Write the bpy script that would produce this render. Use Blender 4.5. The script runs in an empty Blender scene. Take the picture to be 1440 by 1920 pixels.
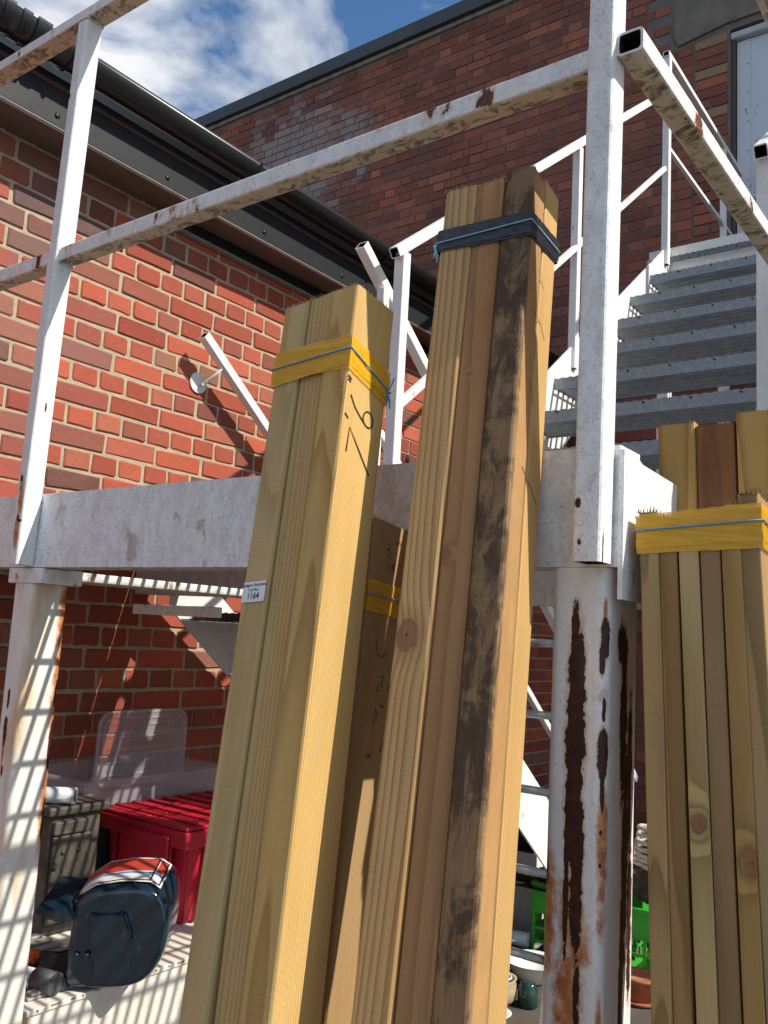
import bpy, bmesh, math, random
from mathutils import Vector, Matrix, noise as mnoise
random.seed(7)
R = math.radians
SC = bpy.context.scene
COL = SC.collection
GZ = -1.72                      # ground level; the lens is at z = 0, about 1.72 m above it

# ------------------------------------------------------------------ camera
cam_d = bpy.data.cameras.new('camera'); cam = bpy.data.objects.new('camera', cam_d); COL.objects.link(cam)
yaw, pitch, roll = -0.64155, 0.13697, 0.0554984
fw = Vector((math.sin(yaw)*math.cos(pitch), math.cos(yaw)*math.cos(pitch), math.sin(pitch)))
rt = Vector((math.cos(yaw), -math.sin(yaw), 0)); up = rt.cross(fw)
rt2 = math.cos(roll)*rt+math.sin(roll)*up; up2 = -math.sin(roll)*rt+math.cos(roll)*up
cam.matrix_world = Matrix((rt2, up2, -fw)).transposed().to_4x4()
cam_d.sensor_fit = 'VERTICAL'; cam_d.sensor_height = 24; cam_d.sensor_width = 18
cam_d.lens = 24*1657.93/1920; cam_d.clip_start = .02; cam_d.clip_end = 2000
SC.camera = cam
# ------------------------------------------------------------------ world: daylight sky with broken cloud
SUN = Vector((1, .25, 1.0)).normalized()
W = bpy.data.worlds.new('World'); SC.world = W; W.use_nodes = True
nt = W.node_tree; nt.nodes.clear()
def wn(t, **k):
    n = nt.nodes.new(t)
    for a, b in k.items(): setattr(n, a, b)
    return n
out = wn('ShaderNodeOutputWorld'); bg = wn('ShaderNodeBackground'); bg.inputs[1].default_value = .095
sky = wn('ShaderNodeTexSky', sky_type='NISHITA', sun_disc=False, sun_elevation=math.asin(SUN.z), sun_rotation=math.atan2(SUN.x, SUN.y))
sky.air_density = 1.0; sky.dust_density = .6; sky.ozone_density = 2.0
tc = wn('ShaderNodeTexCoord'); sep = wn('ShaderNodeSeparateXYZ'); nt.links.new(tc.outputs['Generated'], sep.inputs[0])
def wm(op, a, b=None, c=None):
    n = wn('ShaderNodeMath', operation=op)
    for i, v in enumerate((a, b, c)):
        if v is None: continue
        if isinstance(v, (int, float)): n.inputs[i].default_value = v
        else: nt.links.new(v, n.inputs[i])
    return n.outputs[0]
zz = wm('ADD', wm('MAXIMUM', sep.outputs[2], 0.0), .12)
cmb = wn('ShaderNodeCombineXYZ'); nt.links.new(wm('DIVIDE', sep.outputs[0], zz), cmb.inputs[0]); nt.links.new(wm('DIVIDE', sep.outputs[1], zz), cmb.inputs[1])
cmb.inputs[2].default_value = 5.1
cn = wn('ShaderNodeTexNoise'); cn.inputs['Scale'].default_value = 2.3; cn.inputs['Detail'].default_value = 9; cn.inputs['Roughness'].default_value = .55; cn.inputs['Distortion'].default_value = .35
nt.links.new(cmb.outputs[0], cn.inputs['Vector'])
cr = wn('ShaderNodeValToRGB'); cr.color_ramp.elements[0].position = .47; cr.color_ramp.elements[1].position = .61
nt.links.new(cn.outputs[0], cr.inputs[0])
cn2 = wn('ShaderNodeTexNoise'); cn2.inputs['Scale'].default_value = 5; cn2.inputs['Detail'].default_value = 6; nt.links.new(cmb.outputs[0], cn2.inputs['Vector'])
cc = wn('ShaderNodeValToRGB'); cc.color_ramp.elements[0].position = .3; cc.color_ramp.elements[0].color = (5.0, 5.4, 6.0, 1); cc.color_ramp.elements[1].position = .65; cc.color_ramp.elements[1].color = (8.2, 8.25, 8.35, 1)
nt.links.new(cn2.outputs[0], cc.inputs[0])
mx = wn('ShaderNodeMixRGB'); nt.links.new(cr.outputs[0], mx.inputs[0]); hs = wn('ShaderNodeHueSaturation'); hs.inputs['Saturation'].default_value = 1.2; hs.inputs['Value'].default_value = 1.2; nt.links.new(sky.outputs[0], hs.inputs['Color']); nt.links.new(hs.outputs[0], mx.inputs[1]); nt.links.new(cc.outputs[0], mx.inputs[2])
nt.links.new(mx.outputs[0], bg.inputs[0]); nt.links.new(bg.outputs[0], out.inputs[0])
# ------------------------------------------------------------------ sun
sl = bpy.data.lights.new('sun', 'SUN'); sl.energy = 4.6; sl.angle = R(.5); sl.color = (1, .93, .82)
so = bpy.data.objects.new('sun', sl); COL.objects.link(so); so.rotation_euler = SUN.to_track_quat('Z', 'Y').to_euler()
vs = SC.view_settings; vs.view_transform = 'Standard'; vs.look = 'None'; vs.exposure = .40; vs.gamma = 1; vs.use_curve_mapping = False
SC.render.engine = 'CYCLES'; SC.cycles.max_bounces = 8; SC.cycles.transparent_max_bounces = 12

# ------------------------------------------------------------------ node helper
class NT:
    def __init__(s, name):
        s.m = bpy.data.materials.new(name); s.m.use_nodes = True; s.t = s.m.node_tree; s.t.nodes.clear()
        s.o = s.n('ShaderNodeOutputMaterial'); s.b = s.n('ShaderNodeBsdfPrincipled'); s.l(s.b.outputs[0], s.o.inputs[0])
    def n(s, t, **k):
        x = s.t.nodes.new(t)
        for a, b in k.items(): setattr(x, a, b)
        return x
    def l(s, a, b): s.t.links.new(a, b)
    def put(s, sock, v):
        if isinstance(v, (int, float)): sock.default_value = v
        elif isinstance(v, (tuple, list)): sock.default_value = (*v, 1) if len(v) == 3 and sock.type == 'RGBA' else v
        else: s.l(v, sock)
    def mt(s, op, a, b=None, c=None, clamp=False):
        x = s.n('ShaderNodeMath', operation=op, use_clamp=clamp)
        for i, v in enumerate((a, b, c)):
            if v is not None: s.put(x.inputs[i], v)
        return x.outputs[0]
    def mix(s, f, a, b, mode='MIX'):
        x = s.n('ShaderNodeMixRGB', blend_type=mode); s.put(x.inputs[0], f); s.put(x.inputs[1], a); s.put(x.inputs[2], b); return x.outputs[0]
    def noise(s, v=None, sc=5, det=4, ro=.55, di=0):
        x = s.n('ShaderNodeTexNoise'); x.inputs['Scale'].default_value = sc; x.inputs['Detail'].default_value = det
        x.inputs['Roughness'].default_value = ro; x.inputs['Distortion'].default_value = di
        if v is not None: s.l(v, x.inputs['Vector'])
        return x.outputs[0]
    def ramp(s, f, *st):
        x = s.n('ShaderNodeValToRGB'); e = x.color_ramp.elements
        while len(e) < len(st): e.new(.5)
        for el, (p, c) in zip(e, st):
            el.position = p; el.color = (c, c, c, 1) if isinstance(c, (int, float)) else (*c, 1)
        s.put(x.inputs[0], f); return x.outputs[0]
    def mapv(s, v, sc=(1, 1, 1), loc=(0, 0, 0)):
        x = s.n('ShaderNodeMapping'); x.inputs['Scale'].default_value = sc; x.inputs['Location'].default_value = loc; s.l(v, x.inputs[0]); return x.outputs[0]
    def pos(s): return s.n('ShaderNodeNewGeometry').outputs['Position']
    def obj(s): return s.n('ShaderNodeTexCoord').outputs['Object']
    def xyz(s, v): x = s.n('ShaderNodeSeparateXYZ'); s.l(v, x.inputs[0]); return x.outputs
    def comb(s, a, b, c):
        x = s.n('ShaderNodeCombineXYZ'); s.put(x.inputs[0], a); s.put(x.inputs[1], b); s.put(x.inputs[2], c); return x.outputs[0]
    def vadd(s, a, b): x = s.n('ShaderNodeVectorMath', operation='ADD'); s.l(a, x.inputs[0]); s.l(b, x.inputs[1]); return x.outputs[0]
    def bump(s, h, st=.3, d=.002):
        x = s.n('ShaderNodeBump'); x.inputs['Strength'].default_value = st; x.inputs['Distance'].default_value = d; s.l(h, x.inputs['Height']); s.l(x.outputs[0], s.b.inputs['Normal'])
    def fin(s, col, rough=.6, metal=0, spec=.5):
        s.put(s.b.inputs['Base Color'], col); s.put(s.b.inputs['Roughness'], rough); s.put(s.b.inputs['Metallic'], metal); s.b.inputs['Specular IOR Level'].default_value = spec
        return s.m

def patches(k, u, z, lst, seed=0.):
    """smallest superellipse distance (<1 inside) over flake outlines (cu, cz, ru, rz), edges ragged by noise"""
    p = k.pos(); nz = k.noise(k.mapv(p, (1, 1, .5), (seed, 0, 0)), 120, 6, .72)
    jit = k.mt('ADD', k.mt('MULTIPLY', k.mt('SUBTRACT', nz, .5), 3.4), k.mt('MULTIPLY', k.mt('SUBTRACT', k.noise(k.mapv(p, (1, 1, 1), (seed+2, 3, 0)), 24, 2), .5), 1.6))
    best = None
    for cu, cz, ru, rz in lst:
        a = k.mt('POWER', k.mt('ABSOLUTE', k.mt('DIVIDE', k.mt('SUBTRACT', u, cu), ru)), 2)
        b = k.mt('POWER', k.mt('ABSOLUTE', k.mt('DIVIDE', k.mt('SUBTRACT', z, cz), rz)), 3 if rz > ru*3 else 2)
        d = k.mt('ADD', a, b)
        best = d if best is None else k.mt('MINIMUM', best, d)
    return k.mt('MULTIPLY', k.mt('ADD', best, jit), .5)

RUST = ((.0, (.028, .009, .006)), (.45, (.075, .022, .012)), (.75, (.20, .06, .02)), (1., (.33, .13, .045)))
def white_paint(name, flakes=None, unwrap=None, rust=.5, grime=.35, under=True, tint=(.80, .81, .80), stain=None, warm=0.):
    k = NT(name); p = k.pos(); x, y, z = k.xyz(p)
    big = k.noise(p, 6, 5, .6); fine = k.noise(p, 130, 4, .7, 1.2); mid = k.noise(k.mapv(p, (1, 1, .5)), 38, 6, .68, .8)
    col = k.mix(k.mt('MULTIPLY', k.ramp(mid, (.42, 0), (.62, 1)), grime), tint, tuple(c*.62 for c in tint))
    col = k.mix(k.mt('MULTIPLY', k.ramp(fine, (.52, 0), (.66, 1)), grime*1.1), col, (.33, .32, .29))
    col = k.mix(k.mt('MULTIPLY', k.ramp(big, (.45, 0), (.75, 1)), .25), col, (.62, .58, .5))
    if warm:
        col = k.mix(k.mt('MULTIPLY', k.ramp(k.noise(k.mapv(p, (1, 1, .16)), 22, 4), (.46, 0), (.66, 1)), warm), col, (.62, .36, .13))
    hgt = k.noise(p, 210, 3)
    rmask = k.ramp(k.noise(k.mapv(p, (1, 1, .6), (3.3, 1, 2)), 17, 5, .62), (.66-.025*(rust > .7), 0), (.672-.025*(rust > .7), 1))
    rsoft = k.ramp(k.noise(k.mapv(p, (1, 1, .6), (3.3, 1, 2)), 17, 5, .62), (.60-.025*(rust > .7), 0), (.69-.025*(rust > .7), 1))
    rcol = k.ramp(k.noise(p, 60, 5, .7), *RUST)
    if rust:
        col = k.mix(k.mt('MULTIPLY', rsoft, .75*rust), col, (.50, .22, .07))
        col = k.mix(k.mt('MULTIPLY', rmask, rust), col, rcol)
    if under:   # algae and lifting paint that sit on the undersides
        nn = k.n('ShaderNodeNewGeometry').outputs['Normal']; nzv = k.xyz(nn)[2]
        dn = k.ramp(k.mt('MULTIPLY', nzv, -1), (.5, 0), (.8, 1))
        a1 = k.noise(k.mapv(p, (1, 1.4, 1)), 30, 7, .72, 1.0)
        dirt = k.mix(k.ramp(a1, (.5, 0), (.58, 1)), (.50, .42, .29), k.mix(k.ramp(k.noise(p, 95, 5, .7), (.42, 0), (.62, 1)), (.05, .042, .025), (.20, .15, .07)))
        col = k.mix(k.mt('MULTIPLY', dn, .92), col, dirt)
    if flakes:
        u = {'xy': lambda: k.mt('ADD', x, k.mt('MAXIMUM', k.mt('SUBTRACT', y, unwrap[1]), 0.)), 'x': lambda: x, 'y': lambda: y}[unwrap[0]]()
        dd = patches(k, u, z, flakes)
        if stain:
            ds = patches(k, u, z, stain, 5.); col = k.mix(k.mt('MULTIPLY', k.ramp(ds, (.12, 1), (.75, 0)), .95), col, k.ramp(k.noise(p, 45, 5, .7), (.3, (.24, .055, .012)), (.5, (.46, .15, .03)), (.72, (.64, .36, .14))))
        col = k.mix(k.mt('MULTIPLY', k.ramp(dd, (.5, .9), (.98, 0)), .75), col, (.52, .27, .10))
        ins = k.ramp(dd, (.48, 1), (.5, 0))
        col = k.mix(ins, col, k.ramp(k.noise(p, 75, 5, .7), (.35, (.018, .007, .006)), (.62, (.055, .017, .011)), (.85, (.14, .045, .02))))
        hgt = k.mt('SUBTRACT', k.mt('ADD', k.mt('MULTIPLY', hgt, .25), k.mt('MULTIPLY', k.ramp(k.noise(k.mapv(p, (1, 1, .7)), 110, 3), (.56, 0), (.72, 1)), .5)), ins)
    k.bump(k.mt('ADD', hgt, k.mt('MULTIPLY', mid, .6)), .4, .0014)
    return k.fin(col, k.mt('ADD', .42, k.mt('MULTIPLY', mid, .25)), 0, .4)

def wood(name, light, dark, pith=(.02, .09), ring=.0042, contrast=.55, knots=(), stain=None, dirt=0., seed=0., tan=None, saw=True):
    """solid softwood: growth rings round a pith beside the board, grain bent round the knots (x, z, rx, rz)"""
    k = NT(name); p = k.obj(); ps = k.mapv(p, (1, 1, 1), (seed*1.7, seed*.9, seed*3.1))
    wob = k.noise(k.mapv(ps, (9, 9, 1.1)), 1, 3, .5); wob2 = k.noise(k.mapv(ps, (3, 3, .45)), 1, 2, .5, .3)
    x, y, z = k.xyz(p)
    dx = k.mt('SUBTRACT', x, pith[0]); dy = k.mt('SUBTRACT', y, pith[1])
    r = k.mt('SQRT', k.mt('ADD', k.mt('MULTIPLY', dx, dx), k.mt('MULTIPLY', dy, dy)))
    r = k.mt('ADD', r, k.mt('ADD', k.mt('MULTIPLY', k.mt('SUBTRACT', wob, .5), .010), k.mt('MULTIPLY', k.mt('SUBTRACT', wob2, .5), .05)))
    kd = None
    if knots:
        kn1 = k.mt('MULTIPLY', k.mt('SUBTRACT', k.noise(ps, 90, 3), .5), .008); kx_, kz_ = k.mt('ADD', x, kn1), k.mt('SUBTRACT', z, kn1)
    for kx, kz, rx, rz in knots:
        a = k.mt('DIVIDE', k.mt('SUBTRACT', kx_, kx), rx); b = k.mt('DIVIDE', k.mt('SUBTRACT', kz_, kz), rz)
        d2 = k.mt('ADD', k.mt('MULTIPLY', a, a), k.mt('MULTIPLY', b, b))
        r = k.mt('ADD', r, k.mt('MULTIPLY', k.mt('POWER', 2.718, k.mt('MULTIPLY', d2, -.30)), .008))
        d1 = k.mt('SQRT', d2); kd = d1 if kd is None else k.mt('MINIMUM', kd, d1)
    ph = k.mt('FRACT', k.mt('DIVIDE', r, ring))
    rings = k.ramp(ph, (0, .0), (.45, .12), (.8, .75), (.93, 1), (1., .05))
    light = (light[0]*1.03, light[1]*.985, light[2]*.86); dark = (dark[0]*.95, dark[1]*.88, dark[2]*.74)
    col = k.mix(k.mt('MULTIPLY', rings, min(1., contrast*1.35)), light, dark)
    if tan: col = k.mix(k.ramp(k.noise(k.mapv(ps, (14, 14, .8)), 1, 2), (.42, 0), (.6, 1)), col, tan, 'MULTIPLY')
    fib = k.noise(k.mapv(ps, (420, 420, 9)), 1, 3, .6)
    col = k.mix(.30, col, k.mix(fib, (.55, .55, .55), (1.25, 1.25, 1.25)), 'MULTIPLY')
    blot = k.noise(k.mapv(ps, (10, 10, 3)), 1, 5, .6)
    col = k.mix(.5, col, k.ramp(blot, (.25, .68), (.7, 1.1)), 'MULTIPLY')
    chk = k.ramp(k.noise(k.mapv(ps, (170, 170, 2.2)), 1, 3, .55, .4), (.685, 0), (.71, 1))
    col = k.mix(k.mt('MULTIPLY', chk, .55), col, (.07, .038, .018))
    dent = k.ramp(k.noise(k.mapv(ps, (55, 55, 30)), 1, 6, .7), (.66, 0), (.74, 1)); col = k.mix(k.mt('MULTIPLY', dent, .4), col, (.13, .08, .04))
    hs_ = k.ramp(k.noise(k.mapv(ps, (26, 26, 2.4)), 1, 3, .5), (.5, 0), (.7, 1)); col = k.mix(k.mt('MULTIPLY', hs_, .38), col, k.mix(1., col, (1.0, .74, .50), 'MULTIPLY'))
    if saw:
        sw = k.ramp(k.mt('FRACT', k.mt('DIVIDE', k.mt('ADD', k.mt('ADD', z, k.mt('MULTIPLY', y, .55)), k.mt('MULTIPLY', k.noise(k.mapv(ps, (20, 20, 20)), 1, 2), .012)), .0092)), (.0, 1), (.10, 0))
        col = k.mix(k.mt('MULTIPLY', k.mt('MULTIPLY', sw, k.ramp(k.noise(k.mapv(ps, (40, 40, 14)), 1, 4), (.48, 0), (.6, 1))), .38), col, (.13, .075, .03))
    if kd is not None:
        kr = k.noise(k.mapv(ps, (60, 60, 60)), 1, 4); inside = k.ramp(kd, (.85, 1), (1.02, 0))
        kc = k.mix(kr, (.19, .085, .035), (.33, .175, .08)); kc = k.mix(k.ramp(kd, (.06, .8), (.16, 0)), kc, (.06, .025, .012))
        kc = k.mix(k.ramp(kd, (.78, 0), (.92, .45)), kc, (.10, .045, .02))
        halo = k.ramp(k.mt('MULTIPLY', kd, .4), (.36, .45), (.8, 0)); col = k.mix(halo, col, tuple(c*.62 for c in dark)); col = k.mix(inside, col, kc)
    if dirt:
        dn = k.noise(k.mapv(ps, (30, 30, 13)), 1, 9, .74, .6); streak = k.noise(k.mapv(ps, (120, 120, 3)), 1, 4, .7)
        cross = k.noise(k.mapv(ps, (5, 5, 160)), 1, 3, .6)
        lowf = k.noise(k.mapv(ps, (4, 4, 5.5)), 1, 3, .6)
        dm = k.ramp(k.mt('ADD', k.mt('MULTIPLY', dn, .62), k.mt('ADD', k.mt('MULTIPLY', streak, .12), k.mt('ADD', k.mt('MULTIPLY', cross, .05), k.mt('ADD', k.mt('MULTIPLY', lowf, .30), k.mt('MULTIPLY', k.mt('ADD', z, .45), .03))))), (.485, 0), (.555, 1))
        side = 1. if stain is None else k.ramp(y, (stain, 1), (stain+.006, .12))
        col = k.mix(k.mt('MULTIPLY', side, .80*min(1, dirt*1.1)), col, k.mix(fib, (.105, .062, .034), (.26, .16, .082)))
        col = k.mix(k.mt('MULTIPLY', k.mt('MULTIPLY', dm, side), dirt*.85), col, k.mix(streak, (.014, .008, .006), (.055, .031, .018)))
    k.bump(k.mt('ADD', k.mt('MULTIPLY', rings, .5), fib), .3, .0008)
    return k.fin(col, .68, 0, .3)

def simple(name, col, rough=.5, metal=0, var=.12, sc=25, spec=.5, bump=.0, col2=None):
    k = NT(name); p = k.obj(); f = k.noise(p, sc, 5, .6)
    c = k.mix(k.ramp(f, (.35, 0), (.7, 1)), col, col2 if col2 else tuple(v*(1-var*2) for v in col))
    if bump: k.bump(k.noise(p, sc*6, 4), bump, .002)
    return k.fin(c, k.mt('ADD', rough-.06, k.mt('MULTIPLY', f, .14)), metal, spec)

# ------------------------------------------------------------------ mesh helpers
ORI = {}
def link(name, data, mat=None, parent=None, loc=(0, 0, 0), rot=None):
    o = bpy.data.objects.new(name, data); COL.objects.link(o); loc = Vector(loc)
    if mat is not None and data is not None and not data.materials: data.materials.append(mat)
    base = ORI[parent.name] if parent else Vector((0, 0, 0))
    if parent: o.parent = parent
    o.location = loc-base
    if rot is not None: o.rotation_euler = rot.to_euler() if isinstance(rot, Matrix) else rot
    ORI[o.name] = loc
    return o
def thing(name, label, cat, loc, group=None):
    o = link(name, None, loc=loc); o.empty_display_size = .05; return tag(o, label, cat, group)
def tag(o, label=None, cat=None, group=None, kind=None):
    for k, v in (('label', label), ('category', cat), ('group', group), ('kind', kind)):
        if v: o[k] = v
    return o
def to_mesh(bm, name='m', smooth=False):
    bmesh.ops.recalc_face_normals(bm, faces=bm.faces)
    m = bpy.data.meshes.new(name); bm.to_mesh(m); bm.free()
    if smooth:
        for f in m.polygons: f.use_smooth = len(f.vertices) <= 4
    return m
def add_box(bm, lo, hi, M=None):
    lo, hi = Vector(lo), Vector(hi)
    vs_ = [bm.verts.new(Vector((x, y, z))) for x in (lo.x, hi.x) for y in (lo.y, hi.y) for z in (lo.z, hi.z)]
    if M is not None:
        for v in vs_: v.co = M @ v.co
    for q in ((0, 1, 3, 2), (4, 6, 7, 5), (0, 4, 5, 1), (2, 3, 7, 6), (0, 2, 6, 4), (1, 5, 7, 3)): bm.faces.new([vs_[i] for i in q])
    return vs_
def box(name, lo, hi, mat, parent=None, bev=.0, seg=2, M=None):
    """a bevelled box whose origin is its base centre"""
    lo, hi = Vector(lo), Vector(hi); c = Vector(((lo.x+hi.x)/2, (lo.y+hi.y)/2, lo.z))
    bm = bmesh.new(); add_box(bm, lo-c, hi-c)
    if bev: bmesh.ops.bevel(bm, geom=bm.edges[:], offset=bev, segments=seg, affect='EDGES', profile=.5)
    return link(name, to_mesh(bm, name), mat, parent, c)
def rrect(w, h, r, seg=3):
    pts = []
    for cx, cy, a0 in ((w/2-r, h/2-r, 0), (-w/2+r, h/2-r, 90), (-w/2+r, -h/2+r, 180), (w/2-r, -h/2+r, 270)):
        for i in range(seg+1):
            a = R(a0+90*i/seg); pts.append((cx+r*math.cos(a), cy+r*math.sin(a)))
    return pts
def rhs_bm(bm, p0, p1, w, h, side, r=.005, t=.004, open_ends=True, seg=3, n=1, wob=0.):
    """square hollow section from p0 to p1; w across `side`, h across the third axis"""
    p0, p1 = Vector(p0), Vector(p1); ax = (p1-p0).normalized(); sx = (Vector(side)-ax*Vector(side).dot(ax)).normalized(); sy = ax.cross(sx)
    def ring(c, ww, hh, rr): return [bm.verts.new(c+sx*a+sy*b) for a, b in rrect(ww, hh, rr, seg)]
    outer = [ring(p0.lerp(p1, i/n)+sx*random.uniform(-wob, wob), w, h, r) for i in range(n+1)]; N = len(outer[0])
    for A, B in zip(outer, outer[1:]):
        for i in range(N): bm.faces.new((A[i], A[(i+1) % N], B[(i+1) % N], B[i]))
    for c, O, s in ((p0, outer[0], 1), (p1, outer[-1], -1)):
        if open_ends:
            I = ring(c, w-2*t, h-2*t, max(r-t*.6, .001)); J = ring(c+ax*s*min(.5, (p1-p0).length*.45), w-2*t, h-2*t, max(r-t*.6, .001))
            for i in range(N):
                bm.faces.new((O[i], O[(i+1) % N], I[(i+1) % N], I[i])); bm.faces.new((I[i], I[(i+1) % N], J[(i+1) % N], J[i])).material_index = 1
            bm.faces.new(J).material_index = 1
        else: bm.faces.new(O)
M_inside = simple('shaded_rusty_tube_bore', (.020, .014, .011), .9, 0, .3, 60)  # rusty tube inside, coloured near-black to stand in for the shade there
def rhs(name, p0, p1, w, h, side, mat, parent=None, **k):
    bm = bmesh.new(); p0 = Vector(p0); p1 = Vector(p1); low = p0 if p0.z <= p1.z else p1
    rhs_bm(bm, p0-low, p1-low, w, h, side, **k); me = to_mesh(bm, name); me.materials.append(mat); me.materials.append(M_inside); return link(name, me, None, parent, low)
def tube_bm(bm, pts, rad, seg=8, closed=False, caps=True):
    pts = [Vector(p) for p in pts]; rings = []; n = len(pts); prev = None
    for i, p in enumerate(pts):
        a = pts[(i-1) % n] if closed or i else p; b = pts[(i+1) % n] if closed or i < n-1 else p
        d = (b-a).normalized()
        s = d.cross(Vector((0, 0, 1)) if abs(d.z) < .9 else Vector((1, 0, 0))).normalized() if prev is None else (prev-d*prev.dot(d)).normalized()
        prev = s; t = d.cross(s); rr = rad(i/(n-1)) if callable(rad) else rad
        rings.append([bm.verts.new(p+(s*math.cos(2*math.pi*j/seg)+t*math.sin(2*math.pi*j/seg))*rr) for j in range(seg)])
    for i in range(n if closed else n-1):
        A, B = rings[i], rings[(i+1) % n]
        for j in range(seg): bm.faces.new((A[j], A[(j+1) % seg], B[(j+1) % seg], B[j]))
    if caps and not closed: bm.faces.new(rings[0]); bm.faces.new(rings[-1])
def tube(name, pts, rad, mat, parent=None, seg=8, loc=None, closed=False):
    bm = bmesh.new(); loc = Vector(loc if loc is not None else pts[0]); tube_bm(bm, [Vector(p)-loc for p in pts], rad, seg, closed)
    return link(name, to_mesh(bm, name, True), mat, parent, loc)
def lathe_bm(bm, prof, seg=24, c=(0, 0, 0)):
    c = Vector(c); rings = [[bm.verts.new(c+Vector((r*math.cos(2*math.pi*j/seg), r*math.sin(2*math.pi*j/seg), z))) for j in range(seg)] for r, z in prof]
    for A, B in zip(rings, rings[1:]):
        for j in range(seg): bm.faces.new((A[j], A[(j+1) % seg], B[(j+1) % seg], B[j]))
    bm.faces.new(rings[0]); bm.faces.new(rings[-1])
def lathe(name, prof, loc, mat, parent=None, seg=24):
    bm = bmesh.new(); lathe_bm(bm, prof, seg); return link(name, to_mesh(bm, name, True), mat, parent, loc)
def prism(name, pts, vec, mat, parent=None, bev=0.):
    """flat outline (3-D points) pushed along vec"""
    pts = [Vector(p) for p in pts]; c = min(pts, key=lambda p: p.z); bm = bmesh.new(); vec = Vector(vec)
    A = [bm.verts.new(p-c) for p in pts]; B = [bm.verts.new(p-c+vec) for p in pts]; n = len(pts)
    bm.faces.new(A); bm.faces.new(B[::-1])
    for i in range(n): bm.faces.new((A[i], A[(i+1) % n], B[(i+1) % n], B[i]))
    if bev: bmesh.ops.bevel(bm, geom=bm.edges[:], offset=bev, segments=2, affect='EDGES')
    return link(name, to_mesh(bm, name), mat, parent, c)

# ------------------------------------------------------------------ ground
def concrete():
    k = NT('worn_concrete'); p = k.pos(); f = k.noise(p, 1.3, 6, .6); g = k.noise(p, 60, 5, .7)
    c = k.mix(k.ramp(f, (.35, 0), (.7, 1)), (.135, .128, .12), (.10, .096, .09)); c = k.mix(k.mt('MULTIPLY', k.ramp(g, (.5, 0), (.7, 1)), .4), c, (.06, .058, .055))
    k.bump(g, .4, .003); return k.fin(c, .85)
bm = bmesh.new(); S = 400
vs4 = [bm.verts.new((x, y, 0)) for x, y in ((-S, -S), (S, -S), (S, S), (-S, S))]; bm.faces.new(vs4)
tag(link('ground', to_mesh(bm), concrete(), loc=(0, 0, GZ)), kind='structure')

# ------------------------------------------------------------------ brickwork
def brick_mat(name, stops, island=False, white=False, relief=.5, soot=0.):
    k = NT(name); p = k.pos()
    rnd = k.n('ShaderNodeNewGeometry').outputs['Random Per Island'] if island else k.n('ShaderNodeObjectInfo').outputs['Random']
    c = k.ramp(rnd, *stops)
    r2 = k.mt('FRACT', k.mt('MULTIPLY', rnd, 17.3))
    c = k.mix(.7, c, k.ramp(r2, (0, .58), (1, 1.2)), 'MULTIPLY')
    off = k.comb(k.mt('MULTIPLY', rnd, 31.), k.mt('MULTIPLY', rnd, 13.), 0.)
    q = k.vadd(p, off); a = k.noise(k.mapv(q, (1, 1, 2)), 14, 6, .65); b = k.noise(q, 130, 5, .7)
    c = k.mix(k.mt('MULTIPLY', k.ramp(a, (.42, 0), (.72, 1)), .5), c, k.mix(.6, c, (.20, .10, .09)))
    c = k.mix(k.mt('MULTIPLY', k.ramp(b, (.60, 0), (.68, 1)), .55), c, (.05, .025, .02))
    c = k.mix(k.mt('MULTIPLY', k.ramp(k.noise(q, 40, 6, .7), (.60, 0), (.74, 1)), .35), c, (.50, .28, .20))
    if soot: c = k.mix(k.mt('MULTIPLY', k.ramp(k.noise(p, 1.7, 6, .65), (.38, 0), (.62, 1)), soot), c, (.075, .045, .038))
    if white:     # old limewash, patchy high up towards the left of the wall
        x, y, z = k.xyz(p)
        dx = k.mt('DIVIDE', k.mt('ADD', x, 5.55), 1.15); dz = k.mt('DIVIDE', k.mt('SUBTRACT', z, 4.35), .72)
        m = k.mt('SUBTRACT', 1.05, k.mt('SQRT', k.mt('ADD', k.mt('MULTIPLY', dx, dx), k.mt('MULTIPLY', dz, dz))))
        n1 = k.noise(q, 22, 5, .7); n2 = k.noise(p, 2.3, 5, .6); r3 = k.mt('FRACT', k.mt('MULTIPLY', rnd, 41.7))
        f = k.ramp(k.mt('ADD', k.mt('MULTIPLY', k.mt('MAXIMUM', m, -.5), .42), k.mt('ADD', k.mt('MULTIPLY', r3, .22), k.mt('ADD', k.mt('MULTIPLY', n1, .45), k.mt('MULTIPLY', n2, .35)))), (.58, 0), (.76, 1))
        c = k.mix(k.mt('MULTIPLY', f, .68), c, k.mix(a, (.38, .37, .36), (.25, .235, .23)))
    k.bump(k.mt('ADD', k.mt('MULTIPLY', a, .8), b), relief, .004)
    return k.fin(c, .82, 0, .25)
RED = ((0, (.37, .080, .042)), (.2, (.42, .102, .052)), (.4, (.33, .070, .042)), (.55, (.40, .085, .044)), (.7, (.26, .078, .052)), (.82, (.44, .132, .068)), (.9, (.30, .062, .045)), (.95, (.155, .065, .05)), (1, (.31, .14, .085)))
BRIND = ((0, (.36, .078, .048)), (.3, (.28, .085, .060)), (.5, (.33, .13, .085)), (.66, (.20, .088, .072)), (.8, (.42, .095, .045)), (.92, (.24, .12, .095)), (1, (.15, .090, .085)))
OLD = ((0, (.29, .092, .060)), (.25, (.35, .104, .062)), (.5, (.245, .084, .059)), (.72, (.40, .124, .066)), (.86, (.20, .078, .058)), (1, (.46, .155, .072)))
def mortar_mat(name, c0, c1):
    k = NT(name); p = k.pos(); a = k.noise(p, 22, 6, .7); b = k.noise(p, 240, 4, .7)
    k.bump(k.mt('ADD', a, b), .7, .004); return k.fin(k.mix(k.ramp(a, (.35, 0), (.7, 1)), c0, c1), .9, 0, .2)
M_red, M_brind = brick_mat('red_facing_brick', RED), brick_mat('brindled_brick', BRIND)
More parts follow.
